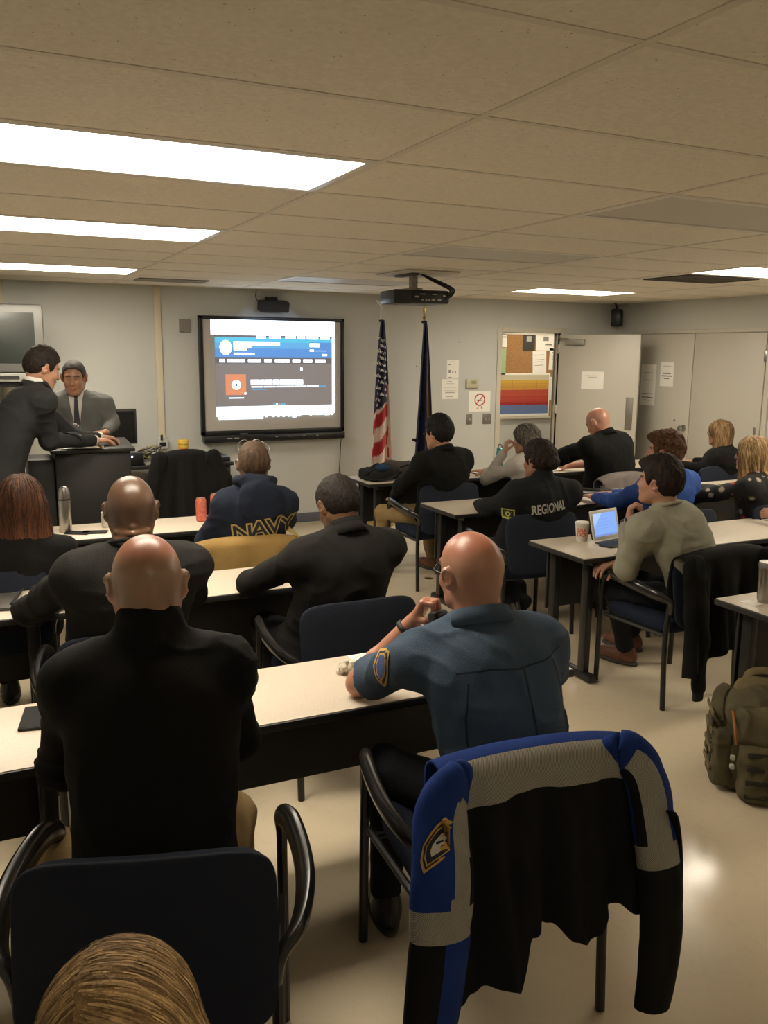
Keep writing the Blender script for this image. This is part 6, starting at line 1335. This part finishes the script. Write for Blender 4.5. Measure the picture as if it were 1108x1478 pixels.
# steel bottle, near right table
t = thing('steel_bottle', 'brushed steel tumbler on the near right table', 'bottle', (3.12, 2.62, Zt)); c = (3.145, 2.63, 0)
MB().lathe([(0, Zt), (.032, Zt), (.037, Zt + .02), (.040, .90)], c, 32).build('body', M_STEEL, t, world=True); MB().lathe([(.0405, .90), (.041, .915), (.038, .925), (0, .928)], c, 32).build('lid', mat('tumbler_lid', (.25, .24, .22), .4, .6), t, world=True)
o = mesh('coaster', *(lambda m_: (np.concatenate(m_.V), m_.F))(MB().box((3.04, 2.60, Zt + .0003), (3.10, 2.68, Zt + .002))), M_PAPER, smooth=False); prop(o, 'small white card beside the steel tumbler', 'card'); o.name = 'card'
# teal bottle on the back row
t = thing('water_bottle', 'teal water bottle with loop lid on the back row table', 'bottle', (4.42, 6.80, Zt)); c = (4.41, 6.78, 0); MTL = mat('teal_plastic', (.005, .19, .22), .25, coat=.3)
MB().lathe([(0, Zt), (.034, Zt), (.037, Zt + .01), (.037, .80), (.034, .82), (.037, .84), (.037, .90), (.028, .925)], c, 28).build('body', MTL, t, world=True); MB().lathe([(.029, .925), (.029, .945), (.022, .95), (0, .95)], c, 24).build('cap', MTL, t, world=True)
MB().tube([(4.39, 6.78, .945), (4.395, 6.78, .978), (4.415, 6.78, .985), (4.432, 6.78, .965), (4.43, 6.78, .945)], .005, 8).build('loop', mat('loop_dark', (.02, .05, .05), .4), t, world=True)
t = thing('clipboard', 'clipboard with papers on the back row table beside the teal bottle', 'clipboard', (4.22, 6.66, Zt)); MB().box((4.06, 6.52, Zt + .0005), (4.42, 6.74, Zt + .005), .002).build('board', M_BLACKM, t, world=True); MB().box((4.08, 6.54, Zt + .005), (4.40, 6.73, Zt + .012), .001).build('papers', M_PAPER, t, world=True)
flat_paper('paper_sheet', (4.74, 6.55), (5.0, 6.80), Zt + .0004, 'white papers in front of the person in the black polo shirt', rot=.1)
# bag on the back row table
t = thing('messenger_bag', 'black bag with strap slumped on the back row table end', 'bag', (3.15, 6.7, Zt)); BG = fabric('bag_black', (.016, .016, .017), .2)
B = Blob(); B.bx((3.12, 6.68, Zt + .05), (.15, .12, .048), rotz(.2), .03, .03); B.ell((3.09, 6.62, Zt + .10), (.08, .04, .05), None, .03); B.ell((3.20, 6.70, Zt + .08), (.10, .09, .05), None, .03)
V, Q = cloth_mesh(B, .008, .010); V[:, 2] = np.maximum(V[:, 2], Zt + .001); mesh('body', V, Q, BG, t, world=True)
MB().tube([(3.0, 6.62, .80), (2.98, 6.55, .775), (3.06, 6.52, .76), (3.16, 6.54, .765), (3.24, 6.58, .80)], .009, 8, flat=(1.5, .6)).build('strap', BG, t, world=True); MB().tube([(2.99, 6.66, .79), (2.96, 6.60, .80), (3.02, 6.56, .84), (3.08, 6.58, .86)], .008, 8, flat=(1.5, .6)).build('strap', BG, t, world=True)
B = Blob(); B.ell((3.09, 6.57, Zt + .115), (.06, .03, .035), None, .02); V, Q = B.nets(.006); mesh('blue_pouch', V, Q, fabric('pouch_blue', (.02, .05, .11), .3), t, world=True)
t = thing('grey_bag', 'dark grey soft bag behind the black bag on the back row table', 'bag', (3.36, 6.74, Zt)); B = Blob(); B.ell((3.38, 6.74, Zt + .05), (.17, .12, .09), None, .03); B.ell((3.28, 6.75, Zt + .07), (.09, .09, .08), None, .03)
V, Q = cloth_mesh(B, .009, .008, seed=3); V[:, 2] = np.maximum(V[:, 2], Zt + .001); mesh('body', V, Q, fabric('bag_grey', (.055, .05, .045), .2), t, world=True); MB().tube([(3.30, 6.64, .84), (3.36, 6.62, .86), (3.44, 6.63, .84)], .006, 8).build('handle', BG, t, world=True)
# phone in hand
hp_ = A(4.685, 3.90, .868); phone(hp_[0], hp_[1], 0, 'phone with a lit pale blue edge held by the person at the frame edge', z=hp_[2], R=rotz(rad(35)) @ rotx(rad(58)), case=mat('phone_blue', (.25, .42, .55), .4), screen=mat('phone_lit', (.1, .1, .1), .2, emit=((.5, .7, .9), .6)))
# bag under the chair
t = thing('dark_bag', 'dark bag on the floor under the chair of the person with lettering', 'bag', (3.36, 4.88, 0)); B = Blob(); B.bx((3.33, 4.95, .13), (.14, .07, .12), rotz(.3), .05, .03); B.ell((3.36, 4.90, .09), (.12, .08, .08), None, .03); V, Q = cloth_mesh(B, .012, .012, seed=2); V[:, 2] = np.maximum(V[:, 2], .001); mesh('body', V, Q, BG, t, world=True); MB().tube([(3.25, 4.9, .24), (3.3, 4.88, .32), (3.38, 4.9, .32), (3.42, 4.95, .24)], .008, 8, flat=(1.5, .6)).build('strap', BG, t, world=True)
# radio on the officer's shoulder
t = thing('shoulder_radio', 'black radio microphone clipped at the left shoulder of the blue uniform shirt', 'radio', (1.30, 2.25, 1.0)); R_ = rotz(rad(20)) @ rotx(rad(-15)); c = A(1.235, 2.20, 1.015)
MB().box((-.032, -.018, -.045), (.032, .018, .04), .01, R=R_, c=c).build('housing', M_BLACK, t, world=True); MB().box((-.02, -.021, -.02), (.022, -.017, .03), .003, R=R_, c=c).build('speaker_grille', M_BLACKM, t, world=True)
# backpack -------------------------------------------------------------------------
t = thing('backpack', 'olive camouflage tactical backpack on the floor at the near right', 'backpack', (2.98, 2.35, 0))
MBG = mat('olive_nylon', (.075, .062, .028), .85, bump=(300, .35), noise=(9, .35)); MBD = mat('olive_dark', (.022, .019, .011), .85, bump=(200, .3)); MBL = mat('olive_light', (.13, .10, .045), .85, bump=(300, .3), noise=(10, .2))
RB = rotz(rad(-38)); OB = A(2.94, 2.40, 0); W3 = lambda x, y, z: OB + RB @ A(x, y, z)
def bpart(name, f, m, h=.008, fold=.008, seed=0, parent=None):
    B = Blob(); f(B); V, Q = cloth_mesh(B, h, fold, seed=seed); V[:, 2] = np.maximum(V[:, 2], .002); return mesh(name, V, Q, m, parent or t, world=True)
bpart('main_compartment', lambda B: (B.bx(W3(0, .02, .20), (.165, .12, .195), RB, .06, .02), B.ell(W3(0, .03, .37), (.15, .12, .09), RB, .05)), MBG, seed=1)
up_ = bpart('upper_pocket', lambda B: (B.bx(W3(.0, -.115, .315), (.135, .055, .075), RB @ rotx(rad(-14)), .04, .03), B.ell(W3(0, -.10, .345), (.13, .06, .045), RB, .04)), MBG, seed=4)
lo_ = bpart('lower_pocket', lambda B: B.bx(W3(.02, -.13, .135), (.135, .07, .125), RB, .04, .02), MBG, seed=7)
bpart('side_pouch', lambda B: B.bx(W3(-.175, .0, .15), (.045, .10, .13), RB, .03, .02), MBG, seed=9)
bpart('top_flap', lambda B: B.ell(W3(0, .05, .425), (.13, .07, .045), RB @ rotx(.3), .03), MBL, seed=11)
for z in (.34, .26, .18, .10): MB().box((-.225, -.08, z - .012), (-.218, .09, z + .012), .003, R=RB, c=OB).build('webbing', MBL, t, world=True)
for z in (.30, .22, .14): 
    for y in (-.05, .02): MB().box((-.223, y - .02, z - .014), (-.217, y + .02, z + .014), .002, R=RB, c=OB).build('webbing_gap', MBD, t, world=True)
for z in (.23, .17, .11, .05): MB().box((-.10, -.204, z - .011), (.0, -.198, z + .011), .003, R=RB, c=OB).build('webbing', MBD, t, world=True)
for i, (x0_, x1_, z0_, z1_, m) in enumerate(((-.05, .055, .295, .365, MBD), (-.042, .047, .340, .357, mat('patch_grey', (.13, .12, .10), .8)), (-.042, .047, .318, .335, mat('patch_grey', (0, 0, 0))), (-.042, .047, .301, .313, mat('patch_grey', (0, 0, 0))))):
    MB().box((x0_, -.186 - .002 * i, z0_), (x1_, -.165, z1_), .001, R=RB @ rotx(rad(-14)), c=OB + A(0, 0, -.02)).build('name_patch', m, up_, world=True)
MB().tube([W3(-.15, .08, .42), W3(-.185, .04, .40), W3(-.205, -.02, .33), W3(-.205, -.03, .22), W3(-.19, .0, .10)], .016, 8, flat=(1.6, .4)).build('strap', MBG, t, world=True)
MB().tube([W3(-.08, .08, .43), W3(-.06, .08, .485), W3(.02, .08, .495), W3(.08, .08, .44)], .013, 8, flat=(1.5, .6)).build('carry_handle', MBL, t, world=True)
MB().tube([W3(.16, .05, .46), W3(.19, -.04, .44), W3(.17, -.14, .36), W3(.16, -.19, .24)], .016, 8, flat=(1.6, .5)).build('compression_strap', MBL, t, world=True)
MB().tube([W3(-.145, -.07, .36), W3(-.15, -.16, .33), W3(-.14, -.17, .26)], .006, 8).build('orange_pull', mat('pull_orange', (.3, .10, .02), .7), t, world=True)
for p in ((-.15, -.17, .20), (-.15, -.17, .16)): MB().box(tuple(A(*p) - .009), tuple(A(*p) + .009), .003, R=RB, c=OB).build('buckle', mat('buckle_white', (.4, .4, .35), .4), t, world=True)
MB().tube([W3(.06, -.20, .27), W3(.07, -.215, .24), W3(.065, -.215, .20), W3(.055, -.21, .235)], .003, 6).build('zipper_pull', M_STEEL, t, world=True)
SC.view_settings.exposure = 1.42
